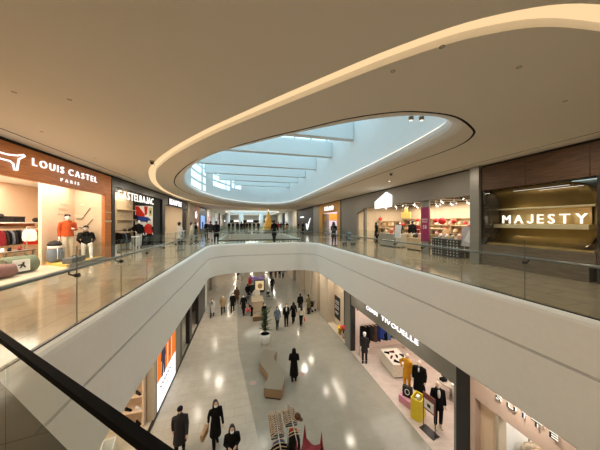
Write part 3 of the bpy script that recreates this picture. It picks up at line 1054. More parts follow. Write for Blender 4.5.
t = thing('shop_sign', 'dark letters with bright edges above the pink shop front', 'sign', (RX - 0.03, YX(497, RX), -3.10), rot=RIGHT_FACE)
wd = YX(497, RX) - YX(559, RX)
lettering('SUITE', t, 0, 0, wd, 0.13, M['black_matte'], 0.012, 0.0, gap=0.45, z=0.03)
lettering('SUITE', t, 0, 0, wd, 0.13, M['sign_warm'], 0.006, 0.03, gap=0.39, name='glow_edge', z=0.0)
# wall mark inside the lower shop
t = thing('wall_sign', 'small black letters high on the blush wall behind the clothes', 'sign', (6.98, 13.18, -3.95), rot=NEAR_FACE)
lettering('pb.', t, 0, 0, 0.5, 0.32, M['black_matte'], 0.02, 0.03)
# black poster in recess
t = thing('wall_poster', 'black poster with white writing in the cream recess', 'poster', (7.09, 17.1, -6.0), rot=RIGHT_FACE)
MB().box(0, 1.05, 0, 1.75, 0, 0.03).build('board', M['black_matte'], t)
lettering('LOOK', t, 0.18, 1.15, 0.7, 0.3, M['white_paint'], 0.004, 0.0, z=0.035)
lettering('BOOK', t, 0.18, 0.75, 0.7, 0.3, M['white_paint'], 0.004, 0.0, z=0.035)
lettering('NEW', t, 0.18, 0.35, 0.6, 0.22, M['white_paint'], 0.004, 0.0, z=0.035)
# left lightbox
t = thing('poster_lightbox', 'tall lit advertising box with orange and white poster', 'lightbox', (LX + 0.01, 10.74, LOW + 0.06), rot=LEFT_FACE)
MB().box(0, 2.64, 0, 3.0, -0.25, 0).build('case', M['grey_metal_panel'], t, 0.01)
MB().box(0.04, 2.60, 0.04, 1.25, 0.0, 0.012).build('white_field', M['box_white'], t)
MB().box(0.04, 2.60, 1.25, 2.95, 0.0, 0.012).build('peach_field', M['box_peach'], t)
for a, b in ((0.04, 0.50), (0.95, 1.25), (1.42, 1.85), (2.0, 2.6)):
    MB().box(a, b, 1.25, 2.95, 0.0121, 0.016).build('orange_stripe', M['box_orange'], t)
MB().prism([(0.5, 1.2), (0.68, 1.2), (0.74, 1.75), (0.8, 1.2), (0.98, 1.2), (0.95, 1.9), (1.08, 2.0), (1.0, 2.35), (0.84, 2.45), (0.86, 2.62), (0.75, 2.72), (0.64, 2.62), (0.66, 2.45), (0.5, 2.35), (0.42, 1.95), (0.55, 1.9)],
           0.017, 0.02).build('figure', C('print_navy', (0.03, 0.03, 0.08), emit=0.3), t)
MB().prism([(1.55, 1.6), (1.68, 1.55), (1.72, 2.4), (1.62, 2.5)], 0.017, 0.02).build('figure', C('print_brown', (0.25, 0.08, 0.03), emit=0.4), t)
MB().tube([(0.3 + 0.05 * i, 0.85 + 0.09 * math.sin(i * 1.3) + 0.004 * i, 0.02) for i in range(30)], 0.012, 5).build('script_line', C('print_grey', (0.3, 0.28, 0.33)), t)
MB().tube([(0.5 + 0.05 * i, 0.55 + 0.05 * math.sin(i * 1.9), 0.02) for i in range(18)], 0.009, 5).build('script_line', C('print_grey', (0.3, 0.28, 0.33)), t)

# ================================================================== LIGHT FITTINGS
ring = MB().lathe([(0.045, 0.0), (0.075, -0.004), (0.08, -0.012), (0.05, -0.014), (0.045, 0.0)], n=20).mesh('trim_ring')
lens = MB().lathe([(0.044, -0.004), (0.03, -0.008)], n=16).mesh('lens')
DL = [(P(28/2, 184/2 + 0, CEIL)), P(69.5, 99.5, CEIL), P(41.5, 131.5, CEIL), P(95, 158, CEIL), P(393, 71, CEIL), P(519, 67, CEIL), P(565, 101, CEIL), P(442, 46.5, CEIL),
      P(389.5, 181, CEIL), P(199, 206, CEIL), P(298, 206.5, CEIL)]
for i, (x, y) in enumerate(DL):
    big = i >= 8
    t = thing('downlight', 'small round recessed ceiling downlight' if not big else 'bright round ceiling lamp near the shop fronts', 'ceiling light', (x, y, CEIL), group='ceiling downlights' if not big else 'bright ceiling lamps')
    t.scale = (0.42, 0.42, 0.42)
    if big:
        t.scale = (1.6, 1.6, 1.6) if i == 8 else (3, 3, 3)
    put('trim_ring', ring, C('ring_grey', (0.3, 0.27, 0.22)), t)
    put('lens', lens, M['lens'] if big else C('dull_lens', (0.75, 0.68, 0.55)), t)
# twin spots in the lip, small ceiling sensors
for k, u in enumerate((411, 421.5)):
    x, y = P(u, 117, CEIL)
    t = thing('spotlight', 'twin spotlight in the skylight rim', 'ceiling light', (x, y, CEIL), group='twin rim spotlights')
    MB().cyl(0, 0, -0.07, 0, 0.045, 0.05).build('can', C('spot_grey', (0.35, 0.33, 0.3)), t)
    MB().cyl(0, 0, -0.075, -0.071, 0.038).build('lens', M['led'], t)
for lab, u, v in (('small ceiling sensor by the curved light groove', 152, 161), ('small ceiling camera beside the skylight slot', 391, 173)):
    x, y = P(u, v, CEIL)
    t = thing('ceiling_sensor', lab, 'sensor', (x, y, CEIL))
    MB().cyl(0, 0, -0.05, 0, 0.07, 0.08).build('base', C('spot_grey', (0.35, 0.33, 0.3)), t)
    MB().ell((0, 0, -0.07), (0.055, 0.055, 0.055), 14, 8).build('dome', M['black_metal'], t)
    MB().tube([(0.05, 0, -0.03), (0.08, 0, -0.16)], 0.008, 6).build('aerial', C('spot_grey', (0.35, 0.33, 0.3)), t)
t = thing('linear_light', 'bright white strip lamp under the lower ceiling edge', 'ceiling light', (5.9, 16.3, SOF - 0.01), rz=math.radians(-60))
MB().box(-0.75, 0.75, -0.12, 0.12, -0.06, 0).build('housing', M['white_paint'], t, 0.01)
MB().box(-0.72, 0.72, -0.1, 0.1, -0.068, -0.061).build('diffuser', M['lens'], t)

# ================================================================== LAMPS AND SKY
w = bpy.data.worlds.new('sky')
scene.world = w
w.use_nodes = True
w.node_tree.nodes['Background'].inputs['Color'].default_value = (0.55, 0.79, 0.88, 1)
w.node_tree.nodes['Background'].inputs['Strength'].default_value = 2.25
K = 1.0
WARM = (1, 0.88, 0.72)
for y in (4, 8, 12, 16, 20, 26, 33):                       # walkway downlights, upper floor
    area_lamp((-4.3, y, CEIL - 0.02), 0.3, 50 * K, WARM)
    area_lamp((7.3, y, CEIL - 0.02), 0.3, 42 * K, WARM)
for x, y in ((-4, -1), (-4, -4.5), (1.5, -3.5), (1.5, -0.9), (6.5, -1), (6.5, -4.5)):  # added lamps, unseen around and behind the viewer, lifting the ceiling by floor bounce
    area_lamp((x, y, CEIL - 0.02), 0.8, 62, WARM)
area_lamp((1.5, 18.9, CEIL - 0.02), 0.7, 40 * K, WARM)
for y in (40, 50, 60):
    area_lamp((1.5, y, CEIL - 0.05), 3.0, 300 * K, (1, 0.93, 0.82))
    area_lamp((-4.6, y, CEIL - 0.05), 1.0, 60 * K, (1, 0.93, 0.82))
    area_lamp((7.4, y, CEIL - 0.05), 1.0, 60 * K, (1, 0.93, 0.82))
# shop interiors, upper
area_lamp((-7.9, 8.6, 3.2), 3.0, 480 * K, (1, 0.84, 0.66), sy=6)
area_lamp((-6.6, 10.9, 3.1), 0.8, 15 * K, (1, 0.88, 0.74), sy=2.2)
area_lamp((-6.8, 14.8, 3.4), 0.8, 62 * K, (1, 0.87, 0.66), sy=3)
area_lamp((-7.2, 22.3, 3.4), 1.2, 170 * K, (1, 0.87, 0.70), sy=5)
area_lamp((11.4, 12, 2.84), 3.5, 520 * K, (1, 0.87, 0.68), sy=8)
area_lamp((9.9, 16.5, 3.3), 0.3, 18 * K, (1, 0.8, 0.55))
area_lamp((10.5, 23.2, 3.4), 2.0, 200 * K, (1, 0.95, 0.92), sy=5)
area_lamp((9.30, 5.6, 2.74), 0.06, 11 * K, (1, 0.84, 0.55), sy=2.0)
area_lamp((9.25, 5.3, 0.92), 0.10, 5 * K, (1, 0.84, 0.55), rot=(PI, 0, 0), sy=2.4)
# lower level
for y in (4, 8, 12, 16, 20, 25):
    area_lamp((-3.05, y, SOF - 0.02), 0.22, 34 * K, WARM)
    area_lamp((5.95, y, SOF - 0.02), 0.22, 34 * K, WARM)
for y in (18.9, 33, 40, 48, 56):
    for x in (-2, 1.5, 5):
        area_lamp((x, y, SOF - 0.02), 0.3, 70 * K, WARM)
area_lamp((-6.0, 7.2, SOF - 0.05), 2.5, 190 * K, (1, 0.84, 0.62), sy=5)
area_lamp((-5.0, 18.5, SOF - 0.05), 1.0, 30 * K, WARM, sy=5)
area_lamp((8.8, 9.4, -2.52), 3.5, 230 * K, (1, 0.90, 0.80), sy=6.5)
area_lamp((7.7, 2.4, SOF - 0.05), 1.2, 120 * K, (1, 0.93, 0.82), sy=3)
area_lamp((6.75, 4.5, -3.1), 0.1, 8 * K, (1, 0.85, 0.65))
area_lamp((6.85, 15.6, SOF - 0.05), 0.3, 60 * K, WARM, sy=2.6)
area_lamp((6.9, 21, SOF - 0.05), 0.3, 40 * K, WARM, sy=4)
# light held in the skylight wells
# ================================================================== FIGURES
def pose_joints(kind):
    """joint positions of a 1.70 m figure that faces -y"""
    J = {'lean': 0.0, 'drop': 0.0}
    f = {'walk': 0.20, 'back': -0.20}.get(kind, 0.03)
    for s, sg in ((-1, 1), (1, -1)):
        st = f * sg
        J['hip', s] = (s * 0.09, 0, 0.90)
        if kind == 'sit':
            J['hip', s] = (s * 0.09, 0, 0.50)
            J['knee', s] = (s * 0.11, -0.42, 0.50)
            J['ankle', s] = (s * 0.11, -0.44 - 0.10 * s, 0.09)
        else:
            J['knee', s] = (s * 0.095, -0.45 * st - 0.03, 0.48)
            J['ankle', s] = (s * 0.095, -1.0 * st, 0.085 + (0.05 if st < -0.1 else 0))
        a = -st * 1.2
        J['sh', s] = (s * 0.175, 0.0, 1.385)
        J['el', s] = (s * 0.218, 0.03 - 0.35 * a, 1.12)
        J['wr', s] = (s * 0.222, -0.05 - 0.75 * a, 0.875)
        if kind in ('phone', 'bag') and (s == 1 or kind == 'phone'):
            J['el', s] = (s * 0.225, 0.0, 1.12)
            J['wr', s] = (s * 0.11, -0.23, 1.17)
        if kind in ('push', 'bend'):
            J['el', s] = (s * 0.24, -0.06, 1.13)
            J['wr', s] = (s * 0.19, -0.30, 1.05)
        if kind == 'hip' and s == -1:
            J['el', s] = (s * 0.36, 0.05, 1.16)
            J['wr', s] = (s * 0.22, -0.06, 1.0)
        if kind == 'sit':
            J['sh', s] = (s * 0.185, 0.0, 0.995)
            J['el', s] = (s * 0.25, -0.06, 0.73)
            J['wr', s] = (s * 0.15, -0.25, 0.60)
    if kind == 'bend':
        J['lean'] = 0.75
    if kind == 'push':
        J['lean'] = 0.12
    if kind == 'sit':
        J['drop'] = 0.40
    return J


def lean_mb(mb, J):
    if J['lean']:
        c, s_ = math.cos(J['lean']), math.sin(J['lean'])
        out = []
        for x, y, z in mb.v:
            if z > 0.93:
                d = z - 0.93
                y, z = y * c - d * s_, 0.93 + d * c + y * s_ * 0.6
            out.append((x, y, z))
        mb.v = out
    return mb


def hand_mb(wr, el, s):
    """palm, four unequal bent fingers and a thumb from the palm's side"""
    w, e = Vector(wr), Vector(el)
    d = (w - e).normalized()
    side = Vector((0, -1, 0)) - d * d.dot(Vector((0, -1, 0)))
    side.normalize()
    nrm = d.cross(side) * s
    mb = MB()
    mb.tube([w - d * 0.015, w + d * 0.03, w + d * 0.085], [(0.024, 0.018), (0.032, 0.016), (0.034, 0.013)], 8)
    for k, (o, L) in enumerate(((0.026, 0.066), (0.009, 0.074), (-0.009, 0.068), (-0.026, 0.052))):
        b = w + d * 0.078 + side * o
        curl = -nrm
        mb.tube([b - d * 0.01, b + d * L * 0.45 + curl * 0.006, b + d * L * 0.78 + curl * 0.02, b + d * L * 0.92 + curl * 0.036], [0.0085, 0.008, 0.0075, 0.006], 6)
    b = w + d * 0.03 + side * 0.026
    mb.tube([b, b + d * 0.026 + side * 0.02 - nrm * 0.006, b + d * 0.055 + side * 0.024 - nrm * 0.016], [0.011, 0.009, 0.007], 6)
    return mb


_fig = {}
def cached(key, fn):
    if key not in _fig:
        _fig[key] = fn()
    return _fig[key]


def fig_body(kind):
    J = pose_joints(kind)
    dz = J['drop']
    mb = MB()
    T = lambda z: z - dz
    mb.tube([(0, 0, T(0.84)), (0, 0, T(0.92)), (0, 0, T(1.06)), (0, 0, T(1.22)), (0, 0, T(1.36)), (0, 0, T(1.43))],
            [(0.13, 0.095), (0.165, 0.11), (0.13, 0.095), (0.15, 0.10), (0.145, 0.09), (0.07, 0.055)], 16)
    mb.tube([J['sh', -1], J['sh', 1]], 0.042, 10)
    mb.tube([(0, 0.012, T(1.39)), (0, 0.0, T(1.53))], 0.05, 10)
    mb.ell((0, -0.005, T(1.60)), (0.077, 0.097, 0.107), 20, 14)
    mb.ell((0, -0.035, T(1.535)), (0.058, 0.064, 0.058), 14, 10)
    mb.tube([(0, -0.09, T(1.605)), (0, -0.118, T(1.565)), (0, -0.09, T(1.555))], [0.012, 0.017, 0.014], 8)
    mb.tube([(-0.022, -0.092, T(1.528)), (0.022, -0.092, T(1.528))], 0.012, 6)
    for s in (-1, 1):
        mb.ell((s * 0.077, 0.005, T(1.585)), (0.014, 0.024, 0.034), 8, 6)
    for s in (-1, 1):
        mb.tube([J['sh', s], J['el', s], J['wr', s]], [0.043, 0.039, 0.027], 10)
        mb.tube([J['hip', s], J['knee', s], J['ankle', s]], [0.086, 0.056, 0.038], 12)
        a = J['ankle', s]
        mb.tube([(a[0], a[1] + 0.055, a[2] - 0.045), (a[0], a[1] - 0.04, a[2] - 0.04), (a[0] * 1.05, a[1] - 0.17, a[2] - 0.06)], [0.036, 0.040, 0.026], 8)
    lean_mb(mb, J)
    me = remesh(mb, 0.016, 'body', 2)
    parts = [me]
    for s in (-1, 1):
        parts.append(lean_mb(hand_mb(J['wr', s], J['el', s], s), J).mesh('hand'))
    return join_meshes('body', parts)


def fig_coat(kind, hem, puff=0.0):
    J = pose_joints(kind)
    dz = J['drop']
    T = lambda z: z - dz
    p = puff
    mb = MB()
    pts = [(0, 0.005, T(1.46)), (0, 0, T(1.40)), (0, 0, T(1.28)), (0, 0, T(1.08))]
    rad = [(0.075 + p, 0.07 + p), (0.135 + p, 0.098 + p), (0.168 + p, 0.122 + p), (0.155 + p, 0.118 + p)]
    if kind == 'sit':
        pts += [(0, -0.02, T(0.92)), (0, -0.04, T(0.86))]
        rad += [(0.19 + p, 0.15 + p), (0.18 + p, 0.15 + p)]
    else:
        zz = 0.92
        while zz > hem:
            t = (1.08 - zz)
            pts.append((0, 0, zz))
            rad.append((0.158 + 0.09 * t + p, 0.122 + 0.14 * t + p))
            zz -= 0.14
        t = 1.08 - hem
        pts.append((0, 0, hem))
        rad.append((0.182 + 0.05 * t + p, 0.128 + 0.14 * t + p))
    mb.tube(pts, rad, 18)
    for s in (-1, 1):
        w, e = Vector(J['wr', s]), Vector(J['el', s])
        mb.tube([(J['sh', s][0] * 0.8, 0, J['sh', s][2] - 0.01), J['sh', s], e, w - (w - e).normalized() * 0.01], [0.066 + p, 0.067 + p, 0.055 + p, 0.044 + p * 0.6], 12)
    mb.tube([(0.085 * math.cos(t * PI / 6), 0.07 * math.sin(t * PI / 6) - 0.0, T(1.462)) for t in range(13)], 0.022, 6)
    return remesh(lean_mb(mb, J), 0.019, 'coat', 3)


def fig_trousers(kind):
    J = pose_joints(kind)
    mb = MB()
    h = J['hip', 1]
    mb.tube([(0, 0, h[2] + 0.10), (0, 0, h[2] + 0.0), (0, 0, h[2] - 0.07)], [(0.15, 0.108), (0.178, 0.125), (0.15, 0.11)], 14)
    for s in (-1, 1):
        k, a = Vector(J['knee', s]), Vector(J['ankle', s])
        mb.tube([J['hip', s], k, a + (k - a) * 0.05], [0.098, 0.072, 0.060], 12)
    return remesh(mb, 0.019, 'trousers', 2)


def fig_shoe(kind, s):
    a = pose_joints(kind)['ankle', s]
    mb = MB()
    z = a[2] - 0.085
    mb.tube([(a[0], a[1] + 0.085, z + 0.035), (a[0], a[1] + 0.02, z + 0.05), (a[0], a[1] - 0.08, z + 0.042), (a[0] * 1.05, a[1] - 0.20, z + 0.028)],
            [(0.030, 0.032), (0.043, 0.048), (0.048, 0.040), (0.030, 0.024)], 12)
    mb.tube([(a[0], a[1], z + 0.04), (a[0], a[1] + 0.01, z + 0.15)], [0.048, 0.046], 10)
    mb.box(a[0] - 0.04, a[0] + 0.04, a[1] - 0.18, a[1] + 0.09, z, z + 0.022)
    return mb.mesh('shoe', 0.004)


def fig_hair(kind, style):
    J = pose_joints(kind)
    dz = J['drop']
    T = lambda z: z - dz
    mb = MB()
    if style == 'hood':
        mb.ell((0, 0.025, T(1.60)), (0.112, 0.115, 0.135), 18, 12)
        mb.tube([(0, 0.05, T(1.56)), (0, 0.05, T(1.42))], [(0.11, 0.09), (0.14, 0.09)], 14)
    else:
        mb.ell((0, 0.022, T(1.628)), (0.090, 0.104, 0.096), 18, 12)
        mb.ell((0, 0.045, T(1.565)), (0.082, 0.070, 0.075), 14, 10)
        if style == 'long':
            mb.tube([(0, 0.045, T(1.62)), (0, 0.07, T(1.50)), (0, 0.115, T(1.34)), (0, 0.12, T(1.22))], [(0.085, 0.06), (0.10, 0.055), (0.105, 0.045), (0.07, 0.025)], 14)
            for s in (-1, 1):
                mb.tube([(s * 0.078, 0.0, T(1.63)), (s * 0.09, 0.0, T(1.52)), (s * 0.095, 0.02, T(1.40))], [0.026, 0.032, 0.022], 8)
        if style == 'cap':
            mb.ell((0, -0.085, T(1.66)), (0.072, 0.075, 0.012), 14, 6)
        if style == 'beanie':
            mb.ell((0, 0.005, T(1.655)), (0.095, 0.108, 0.085), 16, 10)
    return remesh(lean_mb(mb, J), 0.014, 'hair', 2)


def fig_mask(kind):
    J = pose_joints(kind)
    dz = J['drop']
    mb = MB().ell((0, -0.070, 1.545 - dz), (0.066, 0.062, 0.050), 14, 10)
    return lean_mb(mb, J).mesh('face_mask')


def fig_eye(kind, s):
    J = pose_joints(kind)
    return lean_mb(MB().ell((s * 0.032, -0.089, 1.603 - J['drop']), (0.014, 0.008, 0.008), 8, 6), J).mesh('eye')


C('skin', (0.62, 0.40, 0.29), rough=0.55)
C('hair_black', (0.012, 0.010, 0.009), rough=0.5)
C('hair_brown', (0.05, 0.028, 0.018), rough=0.5)
C('mask_white', (0.82, 0.82, 0.82), rough=0.8)
C('mask_black', (0.02, 0.02, 0.02), rough=0.8)
C('mannequin_white', (0.85, 0.80, 0.76), rough=0.4)
C('mannequin_skin', (0.80, 0.62, 0.48), rough=0.4)
CLOTH = {
    'black': (0.007, 0.0065, 0.007), 'charcoal': (0.028, 0.026, 0.027), 'grey': (0.30, 0.29, 0.28), 'lightgrey': (0.48, 0.47, 0.46), 'tan': (0.36, 0.26, 0.15),
    'brown': (0.10, 0.05, 0.025), 'olive': (0.13, 0.105, 0.055), 'navy': (0.02, 0.03, 0.10), 'white': (0.75, 0.74, 0.72), 'red': (0.50, 0.03, 0.02), 'rust': (0.46, 0.085, 0.025),
    'mustard': (0.72, 0.34, 0.03), 'cream': (0.66, 0.58, 0.46), 'blue': (0.03, 0.06, 0.28), 'denim': (0.10, 0.16, 0.30), 'maroon': (0.16, 0.015, 0.02), 'palegrey': (0.62, 0.61, 0.60),
    'slate': (0.16, 0.19, 0.24), 'greenish': (0.17, 0.20, 0.14),
}
def cloth(n):
    return C('cloth_' + n, CLOTH[n], rough=0.9, var=0.18, scale=25, bump=0.15, spec=0.12)


def person(x, y, z, h, rz, pose, coat, pants, label, hem=0.72, hair='short', haircol='hair_black', mask='mask_white', shoes='black', skin='skin', puff=0.0, eyes=False, cat='person', group=None, name='person', shirt=None):
    t = thing(name, label, cat, (x, y, z), rz, group)
    k = h / 1.70
    t.scale = (k, k, k)
    put('body', cached(('b', pose), lambda: fig_body(pose)), M[skin], t)
    if hair:
        put({'hood': 'hood', 'cap': 'cap', 'beanie': 'beanie'}.get(hair, 'hair'), cached(('h', pose, hair), lambda: fig_hair(pose, hair)), M[haircol] if haircol in M else cloth(haircol), t)
    if coat:
        put('coat' if hem < 0.6 else 'jacket', cached(('c', pose, hem, puff), lambda: fig_coat(pose, hem, puff)), cloth(coat), t)
    if pants:
        put('trousers', cached(('t', pose), lambda: fig_trousers(pose)), cloth(pants), t)
    if shoes:
        for s in (-1, 1):
            put('shoe', cached(('s', pose, s), lambda: fig_shoe(pose, s)), cloth(shoes), t)
    if mask:
        put('face_mask', cached(('m', pose), lambda: fig_mask(pose)), M[mask], t)
    if eyes:
        for s in (-1, 1):
            put('eye', cached(('e', pose, s), lambda: fig_eye(pose, s)), M['hair_black'], t)
    if shirt:
        J = pose_joints(pose)
        put('shirt_front', cached(('sf', pose), lambda: MB().ell((0, -0.10, 1.30 - J['drop']), (0.055, 0.055, 0.16), 12, 10).mesh('shirt_front')), cloth(shirt), t)
    return t


def at_head(u, v, h, floor):
    return P(u, v, floor + h)


def low(u, v, h, *a, **k):
    x, y = at_head(u, v, h, LOW)
    return person(x, y, LOW, h, *a, **k)


# shoppers on the lower floor, from the viewer outwards
low(180, 407.5, 1.74, 0.15, 'walk', 'charcoal', 'black', 'man in a dark beanie, dark open coat and dark trousers, walking', hem=0.55, hair='beanie', haircol='black', mask='mask_black', eyes=True, puff=0.012)
px, py = at_head(215.5, 400.5, 1.66, LOW)
person(px, py, LOW, 1.66, 0.35, 'walk', 'black', 'black', 'woman in a long black coat carrying a woven tan bag', hem=0.42, hair='long', eyes=True)
g = MB()

bag = MB().prism([(-0.2, 0), (0.2, 0), (0.24, 0.26), (-0.24, 0.26)], -0.06, 0.06, 'xz')
bagme = bag.mesh('bag_body', 0.03)
handle = MB().tube([(-0.12, 0, 0.25), (-0.10, 0, 0.36), (0, 0, 0.41), (0.10, 0, 0.36), (0.12, 0, 0.25)], 0.011, 6).mesh('handle')
def bag_at(x, y, z, col, label, rz=0.0, k=1.0, cat='bag', group=None):
    t = thing('hand_bag', label, cat, (x, y, z), rz, group)
    t.scale = (k, k, k)
    put('bag_body', bagme, col, t)
    put('handle', handle, col, t)
    return t
bag_at(px - 0.37, py - 0.02, LOW + 0.42, C('woven_straw', (0.48, 0.30, 0.15), rough=0.8, var=0.3, scale=40), 'woven tan bag held by the woman in a long black coat', 1.3, 1.05)
low(232, 425.5, 1.60, 0.1, 'phone', 'black', 'black', 'woman in a black padded coat with dark long hair, hands together', hem=0.45, hair='long', puff=0.02, eyes=True)
low(294, 348.5, 1.66, PI - 0.2, 'phone', 'black', 'black', 'person in a long black hooded coat walking alone past the curved bench', hem=0.30, hair='hood', haircol='black', mask=None, puff=0.015)
low(277.3, 306.6, 1.66, 0.1, 'walk', 'slate', 'charcoal', 'woman in a slate jacket with long hair, next to the potted plant', hem=0.68, hair='long')
low(286.3, 303.8, 1.74, -0.1, 'stand', 'black', 'black', 'person in an open black jacket over a pale shirt', hem=0.75, shirt='white')
low(293.5, 302.0, 1.68, PI, 'walk', 'black', 'black', 'woman in a knee length black coat between two companions', hem=0.50, hair='long')
px, py = at_head(301.2, 304.6, 1.62, LOW)
person(px, py, LOW, 1.62, PI, 'walk', 'cream', 'black', 'long haired woman in a cream sweater carrying a red bag', hem=0.85, hair='long')
bag_at(px + 0.28, py, LOW + 0.30, cloth('red'), 'small red bag held by the woman in a cream sweater', 1.3, 0.8)
low(300.2, 293.4, 1.78, PI, 'stand', 'black', 'black', 'tall person in black seen from behind, near the pillars', hem=0.72)
sx, sy = at_head(308.8, 294.8, 1.70, LOW)
person(sx, sy, LOW, 1.70, -2.6, 'push', 'olive', 'charcoal', 'person in an olive coat pushing a stroller by the pillars', hem=0.58)
low(212.2, 298.4, 1.60, 0.0, 'walk', 'lightgrey', 'black', 'woman in a long grey coat nearest the dark shop front', hem=0.42, hair='long', shirt='black')
low(223.0, 294.9, 1.68, 0.0, 'walk', 'tan', 'black', 'person in a tan jacket and dark trousers', hem=0.66, puff=0.02)
low(232.6, 293.0, 1.72, 0.0, 'walk', 'black', 'black', 'person in a knee length black coat next to the tan jacket', hem=0.55)
low(236.8, 287.0, 1.72, PI, 'walk', 'brown', 'brown', 'person in a brown coat behind the black coat', hem=0.48)
low(247.6, 283.8, 1.70, PI, 'walk', 'black', 'grey', 'person in a black top and pale trousers walking away by the kiosk', hem=0.78)
px, py = at_head(243.6, 294.6, 1.76, LOW)
person(px, py, LOW, 1.76, -0.3, 'back', 'black', 'black', 'person in a long black coat holding a pink and red bag', hem=0.55)
bag_at(px + 0.46, py - 0.15, LOW + 0.25, C('pink_red', (0.70, 0.16, 0.16), rough=0.7, var=0.5, scale=9), 'pink and red shopping bag held by the person in a long black coat', 0.4, 1.35)
low(252.0, 301.0, 1.30, -1.2, 'bend', 'black', 'black', 'person in black bending down in front of the kiosk', hem=0.75, mask=None)
low(264.0, 303.0, 1.66, 0.6, 'phone', 'black', 'black', 'person in black standing behind the potted plant', hem=0.7)
low(272.3, 276.8, 1.72, PI, 'walk', 'black', 'charcoal', 'lone person in black walking away beyond the kiosk', hem=0.7, mask=None)
low(271.0, 267.0, 1.70, 0.0, 'walk', 'charcoal', 'charcoal', 'far person in dark clothes, one of two under the slab edge beyond the kiosk', hem=0.6)
low(275.7, 266.5, 1.70, PI, 'walk', 'maroon', 'charcoal', 'far person in a dark red top under the slab edge', hem=0.75, mask=None)
low(279.6, 266.3, 1.72, 0.0, 'stand', 'black', 'charcoal', 'far person in black, third from the kiosk under the slab edge', hem=0.7)
low(283.0, 266.8, 1.70, 0.0, 'walk', 'slate', 'black', 'far person in slate clothes nearest the pillars under the slab edge', hem=0.7)
low(238.0, 268.0, 1.70, PI, 'walk', 'black', 'charcoal', 'far person in black on the pale tiles under the slab edge', hem=0.7, mask=None)
low(242.0, 268.5, 1.66, 0.0, 'walk', 'lightgrey', 'grey', 'far person in pale clothes on the tile border under the slab edge', hem=0.6)


def upp(u, v, h, *a, **k):
    x, y = P(u, v, 0)
    return person(x, y, 0, h, *a, **k)


upp(274.2, 241.8, 1.78, PI + 0.1, 'walk', 'black', 'black', 'person in a long black coat walking between the two openings', hem=0.5, mask=None)
upp(179.6, 250.5, 1.62, 2.4, 'phone', 'palegrey', 'charcoal', 'person in a white jacket standing by the black portal shop', hem=0.72)
upp(191.5, 244.5, 1.60, 2.0, 'stand', 'cream', 'grey', 'person in a cream top by the tan pillar', hem=0.72)
upp(196.0, 242.5, 1.62, 2.0, 'stand', 'black', 'black', 'person in black under the orange pillar sign', hem=0.6)
upp(210.5, 240.5, 1.70, PI, 'walk', 'charcoal', 'lightgrey', 'person in a dark top and pale trousers near the blue screen', hem=0.75)
upp(216.3, 243.3, 1.70, PI, 'walk', 'black', 'black', 'person in black walking past the second opening railing', hem=0.5)
upp(206.5, 237.5, 1.70, 0, 'stand', 'black', 'charcoal', 'distant person in black in front of the blue screen', hem=0.6)
for u, v, c, lab in ((237.5, 232.6, 'charcoal', 'distant person in grey on the far side of the second opening'), (241.5, 232.8, 'black', 'distant person in black left of a white pillar'), (244.5, 232.7, 'brown', 'distant person in brown beside a person in black'),
                     (258.5, 231.6, 'black', 'distant person in black next to the golden tree'), (278.5, 232, 'red', 'distant person in a red jacket beside the golden tree'), (285.5, 231, 'white', 'distant person in white beyond the golden tree')):
    upp(u, v, 1.72, 0 if v < 232 else PI, 'walk', c, 'black', lab, hem=0.6, mask=None)
for i, (u, v, c) in enumerate(((229, 231.4, 'black'), (233, 230.8, 'charcoal'), (250, 231.2, 'black'), (254, 230.6, 'charcoal'), (281, 230.9, 'charcoal'), (287, 231.9, 'black'), (283.5, 231.2, 'charcoal'), (247, 230.2, 'black'))):
    x, y = P(u, v, 0)
    person(x, y, 0, 1.68 + 0.02 * (i % 3), 0 if i % 2 else PI, 'walk' if i % 3 else 'stand', c, 'black', 'distant %s clad walker beyond the far railing of the second opening' % c, hem=0.6, mask=None, group='distant walkers')
person(5.85, 14.3, 0, 1.64, 2.2, 'phone', 'black', 'charcoal', 'person in black leaning toward the orange shop', hem=0.6, hair='long')
person(10.0, 15.7, 0, 1.62, 1.2, 'stand', 'black', 'black', 'person in black at the entrance of the house sign shop', hem=0.55, hair='long')
person(11.3, 14.6, 0, 1.66, -1.2, 'phone', 'charcoal', 'black', 'shopper in dark grey between the shelves of the house sign shop', hem=0.72)
person(11.0, 13.0, 0, 1.72, 2.4, 'stand', 'black', 'black', 'shopper in black facing the shelves of the house sign shop', hem=0.72)
person(11.9, 13.6, 0, 1.60, -0.5, 'phone', 'maroon', 'black', 'shopper in dark red deep inside the house sign shop', hem=0.72)
person(8.35, 32.5, 0, 1.70, -1.2, 'stand', 'black', 'black', 'person in black against the black shop wall under the white plate', hem=0.5)
person(8.3, 35.0, 0, 1.66, 1.0, 'walk', 'charcoal', 'black', 'person in charcoal near the black shop wall, farther along', hem=0.6)

# ---------------------------------------------------------------- mannequins
def mannequin(x, y, z, h, rz, pose, coat, pants, label, **k):
    k.setdefault('skin', 'mannequin_white')
    k.setdefault('hair', None)
    return person(x, y, z, h, rz, pose, coat, pants, label, mask=None, cat='mannequin', name='mannequin', **k)


